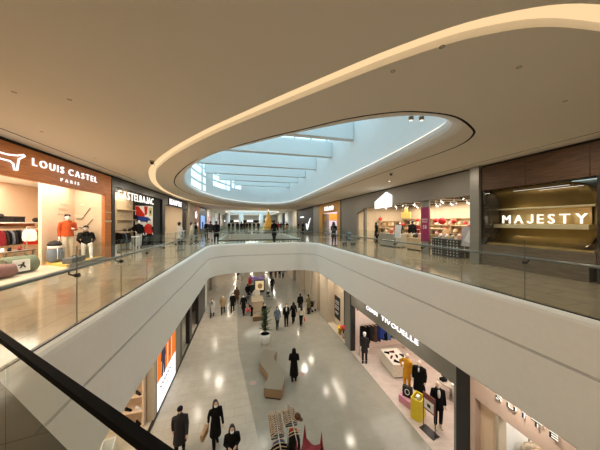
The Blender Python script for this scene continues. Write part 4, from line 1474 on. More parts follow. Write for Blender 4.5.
mannequin(-6.88, 10.92, 0.10, 1.82, PI / 2 - 0.8, 'bag', 'rust', 'cream', 'white mannequin in a rust red jacket, cream trousers and black cap', hem=0.88, hair='cap', haircol='black', shoes='white')
t = thing('display_block', 'grey block the seated golf mannequin sits on', 'block', (-6.66, 11.60, 0.10), 0.6)
MB().box(-0.22, 0.22, -0.2, 0.22, 0, 0.34).build('body', M['grey_metal_panel'], t, 0.012)
MB().box(-0.21, 0.21, -0.19, 0.21, 0.34, 0.36).build('top', C('block_top', (0.45, 0.34, 0.28)), t, 0.005)
mannequin(-6.66, 11.60, 0.115, 1.75, 0.6, 'sit', 'black', 'white', 'seated white mannequin in a black patterned jacket and white trousers', hem=0.9, hair='cap', haircol='black', shoes='white')
mannequin(-6.62, 16.44, 0, 1.75, PI / 2 - 0.8, 'hip', 'black', 'palegrey', 'mannequin in a black top and pale trousers inside the black portal', hem=0.85, hair='short')
mannequin(-6.32, 17.10, 0, 1.75, PI / 2 - 0.4, 'stand', 'red', 'black', 'mannequin in a red jacket at the dark end of the portal', hem=0.8, hair='short')
mannequin(7.70, 9.45, LOW + 0.008, 1.78, -1.15, 'hip', 'mustard', 'mustard', 'mannequin in a mustard yellow coat and black boots', hem=0.62, skin='mannequin_skin', shoes='black')
mannequin(7.82, 8.80, LOW + 0.008, 1.80, -0.9, 'stand', 'black', 'black', 'bald mannequin in a black padded coat with white scarf', hem=0.45, puff=0.035, skin='mannequin_skin', shirt='white')
mannequin(7.53, 7.47, LOW + 0.008, 1.80, -0.5, 'stand', 'black', 'black', 'bald mannequin in a black blazer and white shirt by the shop post', hem=0.70, skin='mannequin_skin', shirt='white', shoes='cream')
mannequin(6.82, 11.95, LOW + 0.008, 1.72, -0.6, 'stand', 'charcoal', 'charcoal', 'mannequin in a charcoal jacket and white hat at the end of the rail', hem=0.6, hair='beanie', haircol='white')
# ================================================================== GOODS AND FURNITURE
def garment_me(kind):
    def f():
        L = {'coat': 1.0, 'shirt': 0.70, 'dress': 1.15}[kind]
        mb = MB()
        mb.tube([(0, 0, -0.085), (0, 0, -0.13), (0, 0, -0.28), (0, 0, -L * 0.6), (0, 0, -L)], [(0.06, 0.024), (0.19, 0.034), (0.205, 0.038), (0.20, 0.038), (0.235, 0.042)], 14)
        if kind != 'dress':
            for s in (-1, 1):
                mb.tube([(s * 0.16, 0, -0.14), (s * 0.235, 0, -0.26), (s * 0.26, 0.01, -0.5), (s * 0.25, 0.02, -0.66)], [(0.05, 0.032), (0.055, 0.036), (0.05, 0.034), (0.042, 0.032)], 10)
        return remesh(mb, 0.02, 'garment', 2)
    return cached(('g', kind), f)


hanger_me = MB().tube([(-0.215, 0, -0.125), (-0.12, 0, -0.085), (0, 0, -0.055), (0.12, 0, -0.085), (0.215, 0, -0.125)], [(0.012, 0.009), (0.012, 0.012), (0.012, 0.013), (0.012, 0.012), (0.012, 0.009)], 8).mesh('hanger')
hook_me = MB().tube([(0, 0, -0.055), (0, 0, -0.02), (0.022, 0, 0.0), (0.026, 0, 0.014), (0.018, 0, 0.03), (0, 0, 0.036), (-0.018, 0, 0.03), (-0.024, 0, 0.016)], 0.003, 6).mesh('hook')


def garment(x, y, z, rz, kind, col, label, group):
    t = thing('hanging_' + {'coat': 'coat', 'shirt': 'shirt', 'dress': 'dress'}[kind], label, 'clothes', (x, y, z), rz, group)
    put('fabric', garment_me(kind), cloth(col), t)
    h = put('hanger', hanger_me, M['wood_hanger'], t)
    put('hook', hook_me, M['steel'], h)
    return t


def clothes_rail(x, y, z, L, h, label, rz=0.0, m='steel', br=0.016):
    """bar along local x"""
    t = thing('clothes_rail', label, 'rail', (x, y, z), rz)
    MB().tube([(-L / 2, 0, h), (L / 2, 0, h)], br, 10).build('bar', M[m], t)
    for s in (-1, 1):
        MB().tube([(s * L / 2, 0, 0.02), (s * L / 2, 0, h)], 0.014, 8).build('post', M[m], t)
        MB().tube([(s * L / 2, -0.25, 0.02), (s * L / 2, 0.25, 0.02)], 0.016, 8).build('foot', M[m], t)
    return t


def table(x, y, z, sx, sy, h, label, m, rz=0.0, cat='table', solid=False):
    t = thing('display_table', label, cat, (x, y, z), rz)
    MB().box(-sx / 2, sx / 2, -sy / 2, sy / 2, h - 0.05, h).build('tabletop', m, t, 0.006)
    if solid:
        MB().box(-sx / 2 + 0.02, sx / 2 - 0.02, -sy / 2 + 0.02, sy / 2 - 0.02, 0.06, h - 0.051).build('body', m, t, 0.004)
        MB().box(-sx / 2 + 0.06, sx / 2 - 0.06, -sy / 2 + 0.06, sy / 2 - 0.06, 0, 0.06).build('plinth', M['black_matte'], t)
    else:
        for a in (-1, 1):
            for b in (-1, 1):
                MB().box(a * (sx / 2 - 0.05) - 0.025, a * (sx / 2 - 0.05) + 0.025, b * (sy / 2 - 0.05) - 0.025, b * (sy / 2 - 0.05) + 0.025, 0, h - 0.05).build('leg', m, t)
    return t


def shoe_me():
    def f():
        mb = MB()
        mb.tube([(0, 0.12, 0.045), (0, 0.05, 0.055), (0, -0.05, 0.045), (0, -0.15, 0.028)], [(0.03, 0.035), (0.042, 0.05), (0.046, 0.04), (0.03, 0.022)], 12)
        mb.tube([(0, 0.075, 0.06), (0, 0.085, 0.11)], [(0.042, 0.05), (0.038, 0.045)], 10)
        mb.box(-0.04, 0.04, -0.16, 0.14, 0, 0.02)
        return mb.mesh('shoe', 0.003)
    return cached('shoe', f)


def shoe(x, y, z, rz, col, label, group):
    o = put('display_shoe', shoe_me(), cloth(col), None, (x, y, z), (0, 0, rz))
    return tag(o, label, 'shoe', group)


# ---------------------------------------------------------------- walnut shop (upper left)
clothes_rail(-9.1, 11.45, 0.0, 1.25, 1.42, 'steel clothes rail of dark shirts in the walnut front shop', PI / 2)
cols = ['maroon', 'charcoal', 'black', 'slate', 'charcoal', 'black', 'charcoal', 'slate', 'black', 'grey']
lab = {'maroon': 'maroon garment first on the rail below the black boxes', 'charcoal': 'charcoal garment on the rail below the black boxes', 'black': 'black garment on the rail below the black boxes', 'slate': 'slate garment on the rail below the black boxes', 'grey': 'pale grey garment last on the rail below the black boxes'}
for i, c in enumerate(cols):
    garment(-9.1, 10.92 + i * 0.115, 1.408, 0.0, 'shirt', c, lab[c], 'dark shirts on the walnut shop rail')
clothes_rail(-8.35, 11.55, 0.0, 0.80, 1.42, 'short steel clothes rail of red and white tops near the corner', PI / 2)
for i, c in enumerate(('red', 'red', 'red')):
    garment(-8.35, 11.45 + i * 0.15, 1.408, 0.35, 'shirt', c, 'red top with dark hem on the short corner rail', 'red tops on the corner rail')
garment(-8.35, 11.27, 1.408, 0.3, 'shirt', 'white', 'white top hanging before the red tops', None).children[0].scale = (0.7, 1, 0.8)
t = thing('wall_shelf', 'long pale wall shelf above the clothes rails', 'shelf', (-9.28, 11.8, 1.56))
MB().box(-0.28, 0.28, -1.0, 1.3, 0, 0.05).build('board', M['white_paint'], t, 0.006)
MB().box(-0.28, -0.24, -1.0, 1.3, -0.14, 0).build('bracket_rail', M['wood_orange'], t)
cap_me = MB().ell((0, 0, 0.03), (0.10, 0.12, 0.10), 16, 10).ell((0, -0.14, 0.02), (0.08, 0.09, 0.012), 12, 6).mesh('cap_crown')
for x, y, k in ((-9.2, 11.18, 1.0), (-9.2, 11.30, 0.0), (-9.2, 12.72, 1.2)):
    if k:
        o = put('baseball_cap', cap_me, M['black_matte'], None, (x, y, 1.685 + (0.135 if y < 11.2 else 0)), (0, 0, PI / 2))
        tag(o, 'black cap stacked on a black box on the wall shelf' if y < 11.2 else 'black cap alone at the far end of the wall shelf', 'cap')
for y, w, lb in ((11.15, 0.44, 'flat black storage box under a cap on the wall shelf'), (11.75, 0.52, 'wide black storage box in the middle of the wall shelf')):
    t = thing('storage_box', lb, 'box', (-9.25, y, 1.61))
    hh = 0.13 if y < 11.5 else 0.24
    MB().box(-0.2, 0.2, -w / 2, w / 2, 0, hh - 0.05).build('body', M['black_matte'], t, 0.006)
    MB().box(-0.21, 0.21, -w / 2 - 0.01, w / 2 + 0.01, hh - 0.05, hh).build('lid', M['black_metal'], t, 0.006)
table(-8.0, 9.9, 0.006, 0.9, 1.1, 0.62, 'dark display table of shoes behind the grey green bag', M['wood_grey'])
for i, (dx, dy, c, lb) in enumerate(((0.2, -0.35, 'white', 'white shoe at the near end of the dark shop table'), (0.15, -0.05, 'black', 'black shoe in the middle of the dark shop table'), (0.2, 0.25, 'maroon', 'dark red shoe at the far end of the dark shop table'))):
    shoe(-8.0 + dx, 9.9 + dy, 0.626, 0.6, c, lb, None)
gx, gy = -6.95, 9.0
t = thing('duffel_bag', 'rounded grey green bag with a white patch on the shop floor', 'bag', (gx, gy, 0.006), PI / 2 - 0.35)
MB().tube([(-0.42, 0, 0.27), (-0.40, 0, 0.27), (0.36, 0, 0.27), (0.40, 0, 0.27)], [(0.2, 0.2), (0.265, 0.265), (0.265, 0.265), (0.18, 0.18)], 24).build('body', cloth('greenish'), t)
MB().box(-0.30, 0.10, -0.285, -0.258, 0.08, 0.44).build('patch', M['white_paint'], t, 0.004)
MB().prism([(-0.16, 0.18), (-0.12, 0.18), (-0.08, 0.25), (-0.03, 0.18), (0.0, 0.20), (-0.05, 0.29), (-0.03, 0.36), (-0.08, 0.37), (-0.10, 0.31), (-0.19, 0.30), (-0.19, 0.27), (-0.12, 0.26)], -0.292, -0.286, 'xz').build('emblem', M['black_matte'], t)
MB().tube([(-0.2, -0.05, 0.52), (-0.1, -0.05, 0.62), (0.1, -0.05, 0.62), (0.2, -0.05, 0.52)], 0.014, 6).build('handle', cloth('greenish'), t)
t = thing('duffel_bag', 'mauve brown soft bag lying before the grey green bag', 'bag', (-6.75, 8.15, 0.006), PI / 2 - 0.3)
MB().tube([(-0.36, 0, 0.22), (-0.33, 0, 0.22), (0.28, 0, 0.20), (0.40, 0, 0.12)], [(0.15, 0.15), (0.21, 0.21), (0.2, 0.19), (0.05, 0.05)], 20).build('body', C('mauve', (0.22, 0.11, 0.10), rough=0.8), t)
MB().tube([(-0.2, 0, 0.42), (-0.1, 0, 0.5), (0.1, 0, 0.5), (0.2, 0, 0.41)], 0.014, 6).build('handle', C('mauve', (0.22, 0.11, 0.10)), t)
# golf bag
t = thing('golf_bag', 'slate golf bag with white trim standing on the ochre mat', 'golf bag', (-7.02, 10.50, 0.10))
MB().lathe([(0.10, 0.0), (0.19, 0.04), (0.215, 0.2), (0.215, 0.38), (0.20, 0.50), (0.17, 0.52)], n=24).build('body', cloth('slate'), t)
MB().lathe([(0.172, 0.52), (0.20, 0.55), (0.20, 0.60), (0.17, 0.62)], n=24).build('collar', M['white_paint'], t)
MB().lathe([(0.19, 0.62), (0.2, 0.68), (0.14, 0.78), (0.03, 0.82)], n=20).build('hood', M['black_matte'], t)
MB().box(0.20, 0.25, -0.10, 0.10, 0.1, 0.38).build('pocket', cloth('slate'), t, 0.02)
MB().tube([(0.18, -0.14, 0.12), (0.20, -0.16, 0.35), (0.16, -0.12, 0.55)], 0.012, 6).build('strap', M['white_paint'], t)
t = thing('sport_case', 'low grey case on the ochre mat between the mannequins', 'case', (-6.30, 10.32, 0.10), 0.1)
MB().box(-0.16, 0.16, -0.42, 0.42, 0, 0.20).build('body', C('case_grey', (0.10, 0.105, 0.11), rough=0.6), t, 0.03)
MB().tube([(0, -0.12, 0.2), (0, -0.1, 0.25), (0, 0.1, 0.25), (0, 0.12, 0.2)], 0.012, 6).build('handle', M['black_matte'], t)
for k, (y, z0, z1) in enumerate(((-7.05, 1.75, 2.25), (-6.95, 1.35, 1.75), (-7.1, 1.0, 1.35))):
    t = thing('golf_club', 'golf club hung in the shop window, %s' % ('upper of three', 'middle of three', 'lowest of three')[k], 'golf club', (y, 12.03, z0))
    MB().tube([(0, 0, 0), (0.30, 0, z1 - z0)], 0.012, 6).build('shaft', M['black_metal'], t)
    MB().tube([(0, 0, 0), (-0.2, 0, 0.02)], [(0.02, 0.012), (0.035, 0.014)], 8).build('head', M['black_metal'], t)
t = thing('wall_lettering', 'faint three-line lettering on the peach window back', 'wall sign', (-7.34, 11.15, 1.92), rot=LEFT_FACE)
for i, w_ in enumerate(('TON', 'GOLF', 'CLUB')):
    lettering(w_, t, 0.1 - 0.05 * i, 0.38 - 0.19 * i, 0.42 + 0.08 * i, 0.10, C('relief_peach', (0.62, 0.46, 0.34)), 0.012, 0.0)

# ---------------------------------------------------------------- black portal shop
t = thing('wall_mural', 'red, blue and white graphic panel inside the black portal', 'panel', (-7.22, 17.40, 1.32), rot=(PI / 2, 0, 0))
t.scale = (0.6, 0.64, 1)
MB().box(0, 1.75, -2.1, 0, -0.05, 0).build('base_panel', M['black_matte'], t)
MB().box(0, 1.75, 0, 2.2, -0.05, 0).build('board', M['white_paint'], t)
MB().prism([(0.0, 2.15), (0.35, 2.15), (0.95, 1.3), (0.95, 0.9), (0.1, 1.2)], 0.001, 0.012).build('red_band', cloth('red'), t)
MB().prism([(0.9, 2.15), (1.25, 2.15), (1.2, 1.3), (0.97, 1.2)], 0.001, 0.012).build('red_band', cloth('red'), t)
MB().prism([(0.1, 1.15), (1.3, 1.0), (1.6, 0.7), (1.4, 0.5), (0.1, 0.55)], 0.0125, 0.02).build('blue_field', cloth('blue'), t)
MB().prism([(0.0, 1.3), (0.3, 1.1), (0.35, 0.7), (0.0, 0.6)], 0.021, 0.026).build('dark_field', M['black_matte'], t)
MB().prism([(1.35, 2.0), (1.7, 2.0), (1.7, 1.2), (1.4, 1.1)], 0.001, 0.012).build('yellow_field', C('olive_yellow', (0.55, 0.5, 0.2)), t)
MB().prism([(1.45, 1.7), (1.58, 1.75), (1.62, 1.45), (1.5, 1.35)], 0.0125, 0.018).build('dark_field', M['black_matte'], t)
t = thing('display_shelf', 'lit cream wall shelf with a dark bag in the black portal', 'shelf', (-7.295, 16.05, 0))
MB().box(0, 0.08, -0.9, 0.95, 0.2, 2.9).build('back_panel', C('lit_cream', (0.58, 0.45, 0.29)), t)
for z in (1.0, 1.75, 2.35):
    MB().box(0.08, 0.36, -0.85, 0.9, z, z + 0.04).build('shelf_board', C('lit_cream', (0.58, 0.45, 0.29)), t, 0.004)
bag_at(-7.08, 15.75, 1.045, M['black_matte'], 'black handbag on the lit cream shelf, nearer of two', PI / 2, 0.55)
bag_at(-7.08, 16.35, 1.045, M['black_matte'], 'black handbag on the lit cream shelf, farther of two', PI / 2, 0.6)
clothes_rail(-6.72, 14.55, 0, 1.2, 1.15, 'low rail of dark clothes at the black portal entrance', PI / 2, 'black_metal')
for i in range(7):
    c = ('black', 'charcoal', 'black', 'slate')[i % 4]
    garment(-6.72, 14.10 + i * 0.15, 1.138, 0, 'shirt', c, {'black': 'black garment on the low rail in the black portal', 'charcoal': 'charcoal garment on the low rail in the black portal', 'slate': 'slate garment on the low rail in the black portal'}[c], 'clothes on the low portal rail')
table(-6.55, 15.75, 0, 0.4, 0.5, 0.75, 'white display table at the dark end of the black portal', M['white_paint'])
t = thing('display_block', 'pale grey block standing outside the black portal', 'block', (-6.45, 12.9, 0))
MB().box(-0.2, 0.2, -0.25, 0.25, 0, 0.42).build('body', C('pale_block', (0.6, 0.6, 0.58)), t, 0.01)
MB().box(-0.21, 0.21, -0.26, 0.26, 0.42, 0.45).build('top', M['white_paint'], t, 0.006)
# third shop: two mannequin-free clothes rails
clothes_rail(-7.2, 21.5, 0, 2.2, 1.5, 'rail of pale clothes in the cream shop with the black header', PI / 2)
for i in range(8):
    c = ('cream', 'tan', 'white', 'grey')[i % 4]
    garment(-7.2, 20.6 + i * 0.25, 1.488, 0, 'coat', c, '%s garment on the rail in the cream shop' % {'cream': 'cream', 'tan': 'tan', 'white': 'white', 'grey': 'grey'}[c], 'clothes in the cream shop')
# small barrier posts outside
for i in range(4):
    x, y = P(171 + i * 4.2, 246.5 - i * 0.9, 0)
    t = thing('queue_post', 'slim dark barrier post outside the black portal', 'post', (x, y, 0), group='barrier posts')
    MB().cyl(0, 0, 0, 0.02, 0.14, 0.12).build('base', M['black_metal'], t)
    MB().cyl(0, 0, 0.02, 0.95, 0.022).build('pole', M['steel'], t)

# ---------------------------------------------------------------- house sign shop (upper right)
PROD = [('cream', (0.75, 0.62, 0.42)), ('white', (0.85, 0.82, 0.78)), ('tan', (0.55, 0.36, 0.18)), ('red', (0.55, 0.03, 0.03)), ('brown', (0.2, 0.1, 0.05)), ('black', (0.02, 0.02, 0.02)), ('pink', (0.75, 0.4, 0.36))]
jar_me = MB().lathe([(0.075, 0), (0.085, 0.02), (0.085, 0.19), (0.05, 0.24), (0.045, 0.28)], n=14).mesh('jar')
bx = MB().box(-0.1, 0.1, -0.09, 0.09, 0, 0.2).box(-0.105, 0.105, -0.095, 0.095, 0.2, 0.25).mesh('gift_box', 0.006)
sft = remesh(MB().ell((0, 0, 0.13), (0.14, 0.10, 0.12), 14, 10).ell((0.05, 0, 0.19), (0.07, 0.08, 0.09), 12, 8).ell((-0.09, 0, 0.075), (0.07, 0.09, 0.055)), 0.02, 'soft_toy')
rnd = random.Random(3)
def product(x, y, z, where, kinds=(0, 1, 2), scale=1.0):
    k = rnd.choice(kinds)
    cn, c = rnd.choice(PROD)
    nm, me = (('storage_jar', jar_me), ('gift_box', bx), ('cushion', sft))[k]
    o = put(nm, me, C('prod_' + cn, c, rough=0.5), None, (x, y, z), (0, 0, rnd.uniform(-0.5, 0.5)))
    s = rnd.uniform(0.85, 1.15) * scale
    o.scale = (s, s, s)
    return tag(o, 'small %s %s %s' % (cn, {'storage_jar': 'jar', 'gift_box': 'box', 'cushion': 'cushion'}[nm], where), {'storage_jar': 'jar', 'gift_box': 'box', 'cushion': 'cushion'}[nm], 'small goods %s' % where)


def shelf_unit(x, y, w, h, levels, label, where, rz=0.0, fill=True):
    t = thing('shelf_unit', label, 'shelf', (x, y, 0), rz)
    m = C('shelf_oak', (0.55, 0.40, 0.24), rough=0.5)
    for s in (-1, 1):
        MB().box(s * w / 2 - 0.02, s * w / 2 + 0.02, -0.18, 0.18, 0, h).build('side_panel', m, t)
    MB().box(-w / 2, w / 2, 0.16, 0.18, 0, h).build('back_panel', C('shelf_back', (0.80, 0.68, 0.50)), t)
    for i in range(levels):
        z = 0.12 + (h - 0.15) * i / (levels - 1)
        MB().box(-w / 2 + 0.02, w / 2 - 0.02, -0.18, 0.16, z - 0.015, z + 0.015).build('shelf_board', m, t)
        if fill and i < levels - 1:
            k = int(w / 0.34)
            for j in range(k):
                lx = -w / 2 + 0.2 + j * (w - 0.36) / max(1, k - 1)
                c, s_ = math.cos(rz), math.sin(rz)
                product(x + lx * c + 0.02 * s_, y + lx * s_ - 0.02 * c, z + 0.016, where)
    return t


shelf_unit(13.3, 15.6, 2.2, 1.9, 5, 'oak shelf unit along the back wall, farthest from the pillar', 'on the back wall shelves', -PI / 2)
shelf_unit(13.3, 13.1, 2.2, 1.9, 5, 'oak shelf unit along the back wall behind the grey counter', 'on the back wall shelves', -PI / 2)
shelf_unit(13.3, 10.6, 2.2, 1.9, 5, 'oak shelf unit along the back wall behind the magenta banner', 'on the back wall shelves', -PI / 2)
shelf_unit(13.3, 8.4, 1.8, 1.9, 5, 'oak shelf unit along the back wall nearest the pillar', 'on the back wall shelves', -PI / 2)
shelf_unit(11.4, 9.4, 1.7, 1.45, 4, 'oak shelf unit in mid shop near the dark basket stand', 'on the mid shop shelves', -PI / 2 + 0.1)
shelf_unit(11.2, 11.3, 1.6, 1.25, 4, 'oak shelf unit in mid shop behind the magenta banner', 'on the mid shop shelves', -PI / 2 - 0.1)
shelf_unit(11.9, 16.7, 2.1, 1.75, 5, 'oak shelf unit facing the entrance beside the lit plaster wall', 'on the shelves beside the plaster wall', 0)
shelf_unit(10.5, 15.2, 1.0, 1.2, 4, 'low oak shelf unit just inside the house sign shop entrance', 'on the entrance shelves', -PI / 2 + 0.2)
# grey counter
table(9.65, 13.3, 0, 0.8, 1.9, 0.86, 'grey checkout counter before the house sign shop', C('counter_grey', (0.33, 0.30, 0.25), rough=0.5), solid=True)
for i in range(6):
    product(9.5 + 0.25 * (i % 2), 12.6 + i * 0.3, 0.86, 'on the grey checkout counter', scale=0.9)
# dark basket stands
t = thing('display_stand', 'dark fronted display stand dotted with pale goods by the pillar', 'stand', (9.52, 8.78, 0))
MB().box(-0.3, 0.3, -0.75, 0.75, 0, 0.80).build('body', C('stand_black', (0.03, 0.028, 0.025), rough=0.5), t, 0.008)
MB().box(-0.33, 0.33, -0.78, 0.78, 0.80, 0.84).build('top', C('stand_grey', (0.14, 0.13, 0.12)), t, 0.006)
for r in range(6):
    for c_ in range(9):
        if c_ in (4,):
            continue
        MB().ell((-0.305, -0.66 + c_ * 0.165, 0.10 + r * 0.125), (0.02, 0.032, 0.03), 8, 6).build('peg_item', C('pale_item', (0.6, 0.58, 0.52)), t)
for i in range(8):
    product(9.45 + 0.15 * (i % 2), 8.2 + i * 0.17, 0.84, 'on the dark display stand', scale=0.8)
t = thing('poster_stand', 'tilted grey poster on a stand next to the dark display stand', 'poster', (9.25, 7.60, 0.0), rz=-PI / 2)
MB().obox((0, 0, 1.0), (0.62, 0.03, 0.85), 0, -0.12).build('board', C('poster_grey', (0.46, 0.42, 0.46), rough=0.4), t)
MB().obox((0.06, -0.024, 1.0), (0.3, 0.008, 0.5), 0, -0.12, 0.4).build('picture', C('poster_pale', (0.72, 0.72, 0.74)), t)
for s in (-1, 1):
    MB().tube([(s * 0.25, 0.10, 0), (s * 0.25, 0.03, 0.95)], 0.014, 6).build('leg', M['steel'], t)
t = thing('shopping_trolley', 'low black trolley under the tilted grey poster', 'trolley', (10.1, 7.7, 0), -PI / 2)
MB().box(-0.22, 0.22, -0.2, 0.2, 0.18, 0.24).build('tray', M['black_metal'], t, 0.01)
MB().tube([(-0.22, 0.2, 0.2), (-0.22, 0.26, 0.75), (0.22, 0.26, 0.75), (0.22, 0.2, 0.2)], 0.014, 8).build('handle', M['black_metal'], t)
for a in (-1, 1):
    for b_ in (-1, 1):
        MB().tube([(a * 0.18 - 0.02, b_ * 0.16, 0.07), (a * 0.18 + 0.02, b_ * 0.16, 0.07)], 0.07, 14).build('wheel', M['black_matte'], t)
t = thing('poster_stand', 'white tilted poster board on the end of the grey counter', 'poster', (9.1, 12.0, 0.0), rz=-PI / 2)
tbl = table(9.75, 11.1, 0, 0.7, 1.1, 0.7, 'oak goods table between the grey counter and the magenta banner', C('shelf_oak', (0.55, 0.40, 0.24)), solid=True)
for i in range(6):
    product(9.6 + 0.3 * (i % 2), 10.7 + (i // 2) * 0.38, 0.703, 'on the oak goods table')
MB().obox((0, 0, 1.05), (0.55, 0.03, 0.8), 0, -0.12).build('board', C('poster_white', (0.62, 0.64, 0.66), rough=0.4), t)
for s in (-1, 1):
    MB().tube([(s * 0.22, 0.10, 0), (s * 0.22, 0.03, 0.95)], 0.014, 6).build('leg', M['steel'], t)
# magenta banner on the column
t = thing('wall_banner', 'tall magenta banner with white lettering on the shop column', 'banner', (9.09, 10.11, 0.62), rot=RIGHT_FACE)
MB().box(0, 0.52, 0, 1.78, -0.02, 0.0).build('cloth', M['magenta'], t)
lettering('SPECIAL', t, 0.06, 1.10, 0.40, 0.09, M['white_paint'], 0.004, 0.01)
lettering('PRICE', t, 0.10, 0.98, 0.32, 0.08, M['white_paint'], 0.004, 0.01)
lettering('50', t, 0.14, 0.66, 0.24, 0.18, M['white_paint'], 0.004, 0.02)
# red paper balls and hanging gold sign
ball_me = MB().ell((0, 0, 0), (0.15, 0.15, 0.15), 18, 12).mesh('ball')
for i, (u, v, xx, k, lb) in enumerate(((380.5, 219, 11.0, 1.0, 'red paper ball near the hanging gold sign'), (417.5, 220, 11.6, 0.75, 'small red paper ball beside the magenta banner'), (435.5, 220.5, 10.4, 0.85, 'red paper ball, first of the pair right of the magenta banner'),
                                    (442, 221, 10.2, 1.25, 'largest red paper ball, right of the magenta banner'), (454, 221.5, 10.6, 0.8, 'red paper ball between the largest ball and the pillar'), (403, 224.5, 10.9, 0.7, 'red paper ball above the white tilted poster'), (470, 227, 9.9, 0.85, 'red paper ball closest to the grey pillar'))):
    yy, zz = YX(u, xx), ZX(u, v, xx)
    t = thing('hanging_paper_ball', lb, 'decoration', (xx, yy, zz))
    b_ = put('ball', ball_me, C('ball_red', (0.62, 0.02, 0.02), rough=0.5), t)
    b_.scale = (k, k, k)
    MB().tube([(0, 0, 0.14 * k), (0, 0, 2.915 - zz)], 0.004, 5).build('string', M['steel'], t)
yy, zz = YX(406, 10.2), ZX(406, 214, 10.2)
t = thing('hanging_sign', 'gold box sign hanging in the house sign shop', 'sign', (10.2, yy, zz))
MB().box(-0.03, 0.03, -0.42, 0.42, -0.28, 0.12).build('panel', C('gold_sign', (0.75, 0.52, 0.12), emit=0.5), t, 0.006)
MB().prism([(-0.14, 0.12), (0.14, 0.12), (0.14, 0.28), (0, 0.40), (-0.14, 0.28)], -0.025, 0.025, 'yz').build('house_top', C('gold_sign', (0.75, 0.52, 0.12)), t)
MB().tube([(0, 0, 0.3), (0, 0, 2.915 - zz)], 0.006, 6).build('rod', M['steel'], t)
# track lights on the shop's black ceiling
for k, yb in enumerate((8.2, 10.27, 11.2, 12.4, 14, 15.4)):
    t = thing('track_light', 'white track light rail with spot heads, row %s from the pillar' % ('one', 'two', 'three', 'four', 'five', 'six')[k], 'ceiling light', (11.0, yb, 2.865))
    MB().box(-1.7, 1.7, -0.03, 0.03, 0.0, 0.045).build('track', M['white_paint'], t)
    for j in range(4):
        xx = -1.5 + j * 0.9 + 0.15 * (k % 2)
        h = MB().tube([(xx, 0, -0.12), (xx + 0.04, -0.10, -0.20)], [0.04, 0.045], 12).tube([(xx, 0, 0), (xx, 0, -0.12)], 0.012, 6).build('spot_head', M['white_paint'] if j % 2 else M['black_metal'], t)
        MB().tube([(xx + 0.041, -0.101, -0.201), (xx + 0.042, -0.104, -0.204)], 0.038, 12).build('lens', M['lens'], h)
# small wall mark on lit plaster
t = thing('wall_lettering', 'faint small lettering on the lit warm plaster wall', 'wall sign', (9.55, 16.98, 1.35), rot=NEAR_FACE)
lettering('home', t, 0, 0.16, 0.6, 0.14, C('dull_gold', (0.42, 0.32, 0.2)), 0.01)
lettering('living', t, 0.02, 0, 0.5, 0.10, C('dull_gold', (0.42, 0.32, 0.2)), 0.01)
# stroller outside
def stroller(x, y, z, rz, col, label):
    t = thing('stroller', label, 'stroller', (x, y, z), rz)
    MB().tube([(-0.2, 0.35, 0.98), (-0.2, 0.1, 0.55), (-0.2, -0.35, 0.12)], 0.014, 6).tube([(0.2, 0.35, 0.98), (0.2, 0.1, 0.55), (0.2, -0.35, 0.12)], 0.014, 6).tube([(-0.2, 0.35, 0.98), (0.2, 0.35, 0.98)], 0.018, 8).tube(
        [(-0.2, 0.05, 0.5), (-0.2, 0.3, 0.1)], 0.012, 6).tube([(0.2, 0.05, 0.5), (0.2, 0.3, 0.1)], 0.012, 6).build('frame', M['black_metal'], t)
    put('seat', cached('strseat', lambda: remesh(MB().ell((0, -0.08, 0.42), (0.19, 0.22, 0.09)).ell((0, 0.12, 0.62), (0.19, 0.08, 0.24)), 0.025, 'seat')), cloth(col), t)
    put('canopy', cached('strcan', lambda: remesh(MB().ell((0, 0.02, 0.80), (0.21, 0.24, 0.14)), 0.025, 'canopy')), cloth(col), t)
    for a in (-1, 1):
        for yy_ in (-0.32, 0.3):
            MB().tube([(a * 0.2 - 0.02, yy_, 0.1), (a * 0.2 + 0.02, yy_, 0.1)], 0.1, 16).build('wheel', M['black_matte'], t)
    return t
stroller(7.1, 14.6, 0, 0.7, 'slate', 'slate stroller parked before the slanted grey wall')

stroller(sx + 0.42, sy + 0.58, LOW, -2.6, 'charcoal', 'charcoal stroller pushed by the person in an olive coat')
# orange shop furniture
t = thing('window_poster', 'lilac and white picture panel in the orange shop doorway', 'poster', (11.2, 22.6, 0.5), rot=RIGHT_FACE)
MB().box(-2.3, 1.6, 0, 1.4, 0, 0.04).build('board', C('lilac', (0.75, 0.68, 0.85)), t)
for i, (a, b_, w_, h_) in enumerate(((-1.9, 0.3, 0.9, 0.5), (-0.6, 0.5, 0.6, 0.6), (0.4, 0.25, 0.8, 0.7))):
    MB().box(a, a + w_, b_, b_ + h_, 0.041, 0.05).build('picture', C(('violet', 'pale_blue', 'mauve_pink')[i], ((0.4, 0.3, 0.6), (0.5, 0.6, 0.8), (0.7, 0.45, 0.6))[i]), t)
t = thing('menu_column', 'dark narrow notice column at the orange shop doorway', 'column', (9.25, 25.0, 0))
MB().box(-0.15, 0.15, -0.6, 0.3, 0, 2.6).build('body', M['grey_panel'], t, 0.01)
MB().box(-0.16, -0.15, -0.5, 0.2, 1.7, 2.3).build('panel', M['orange_panel'], t)

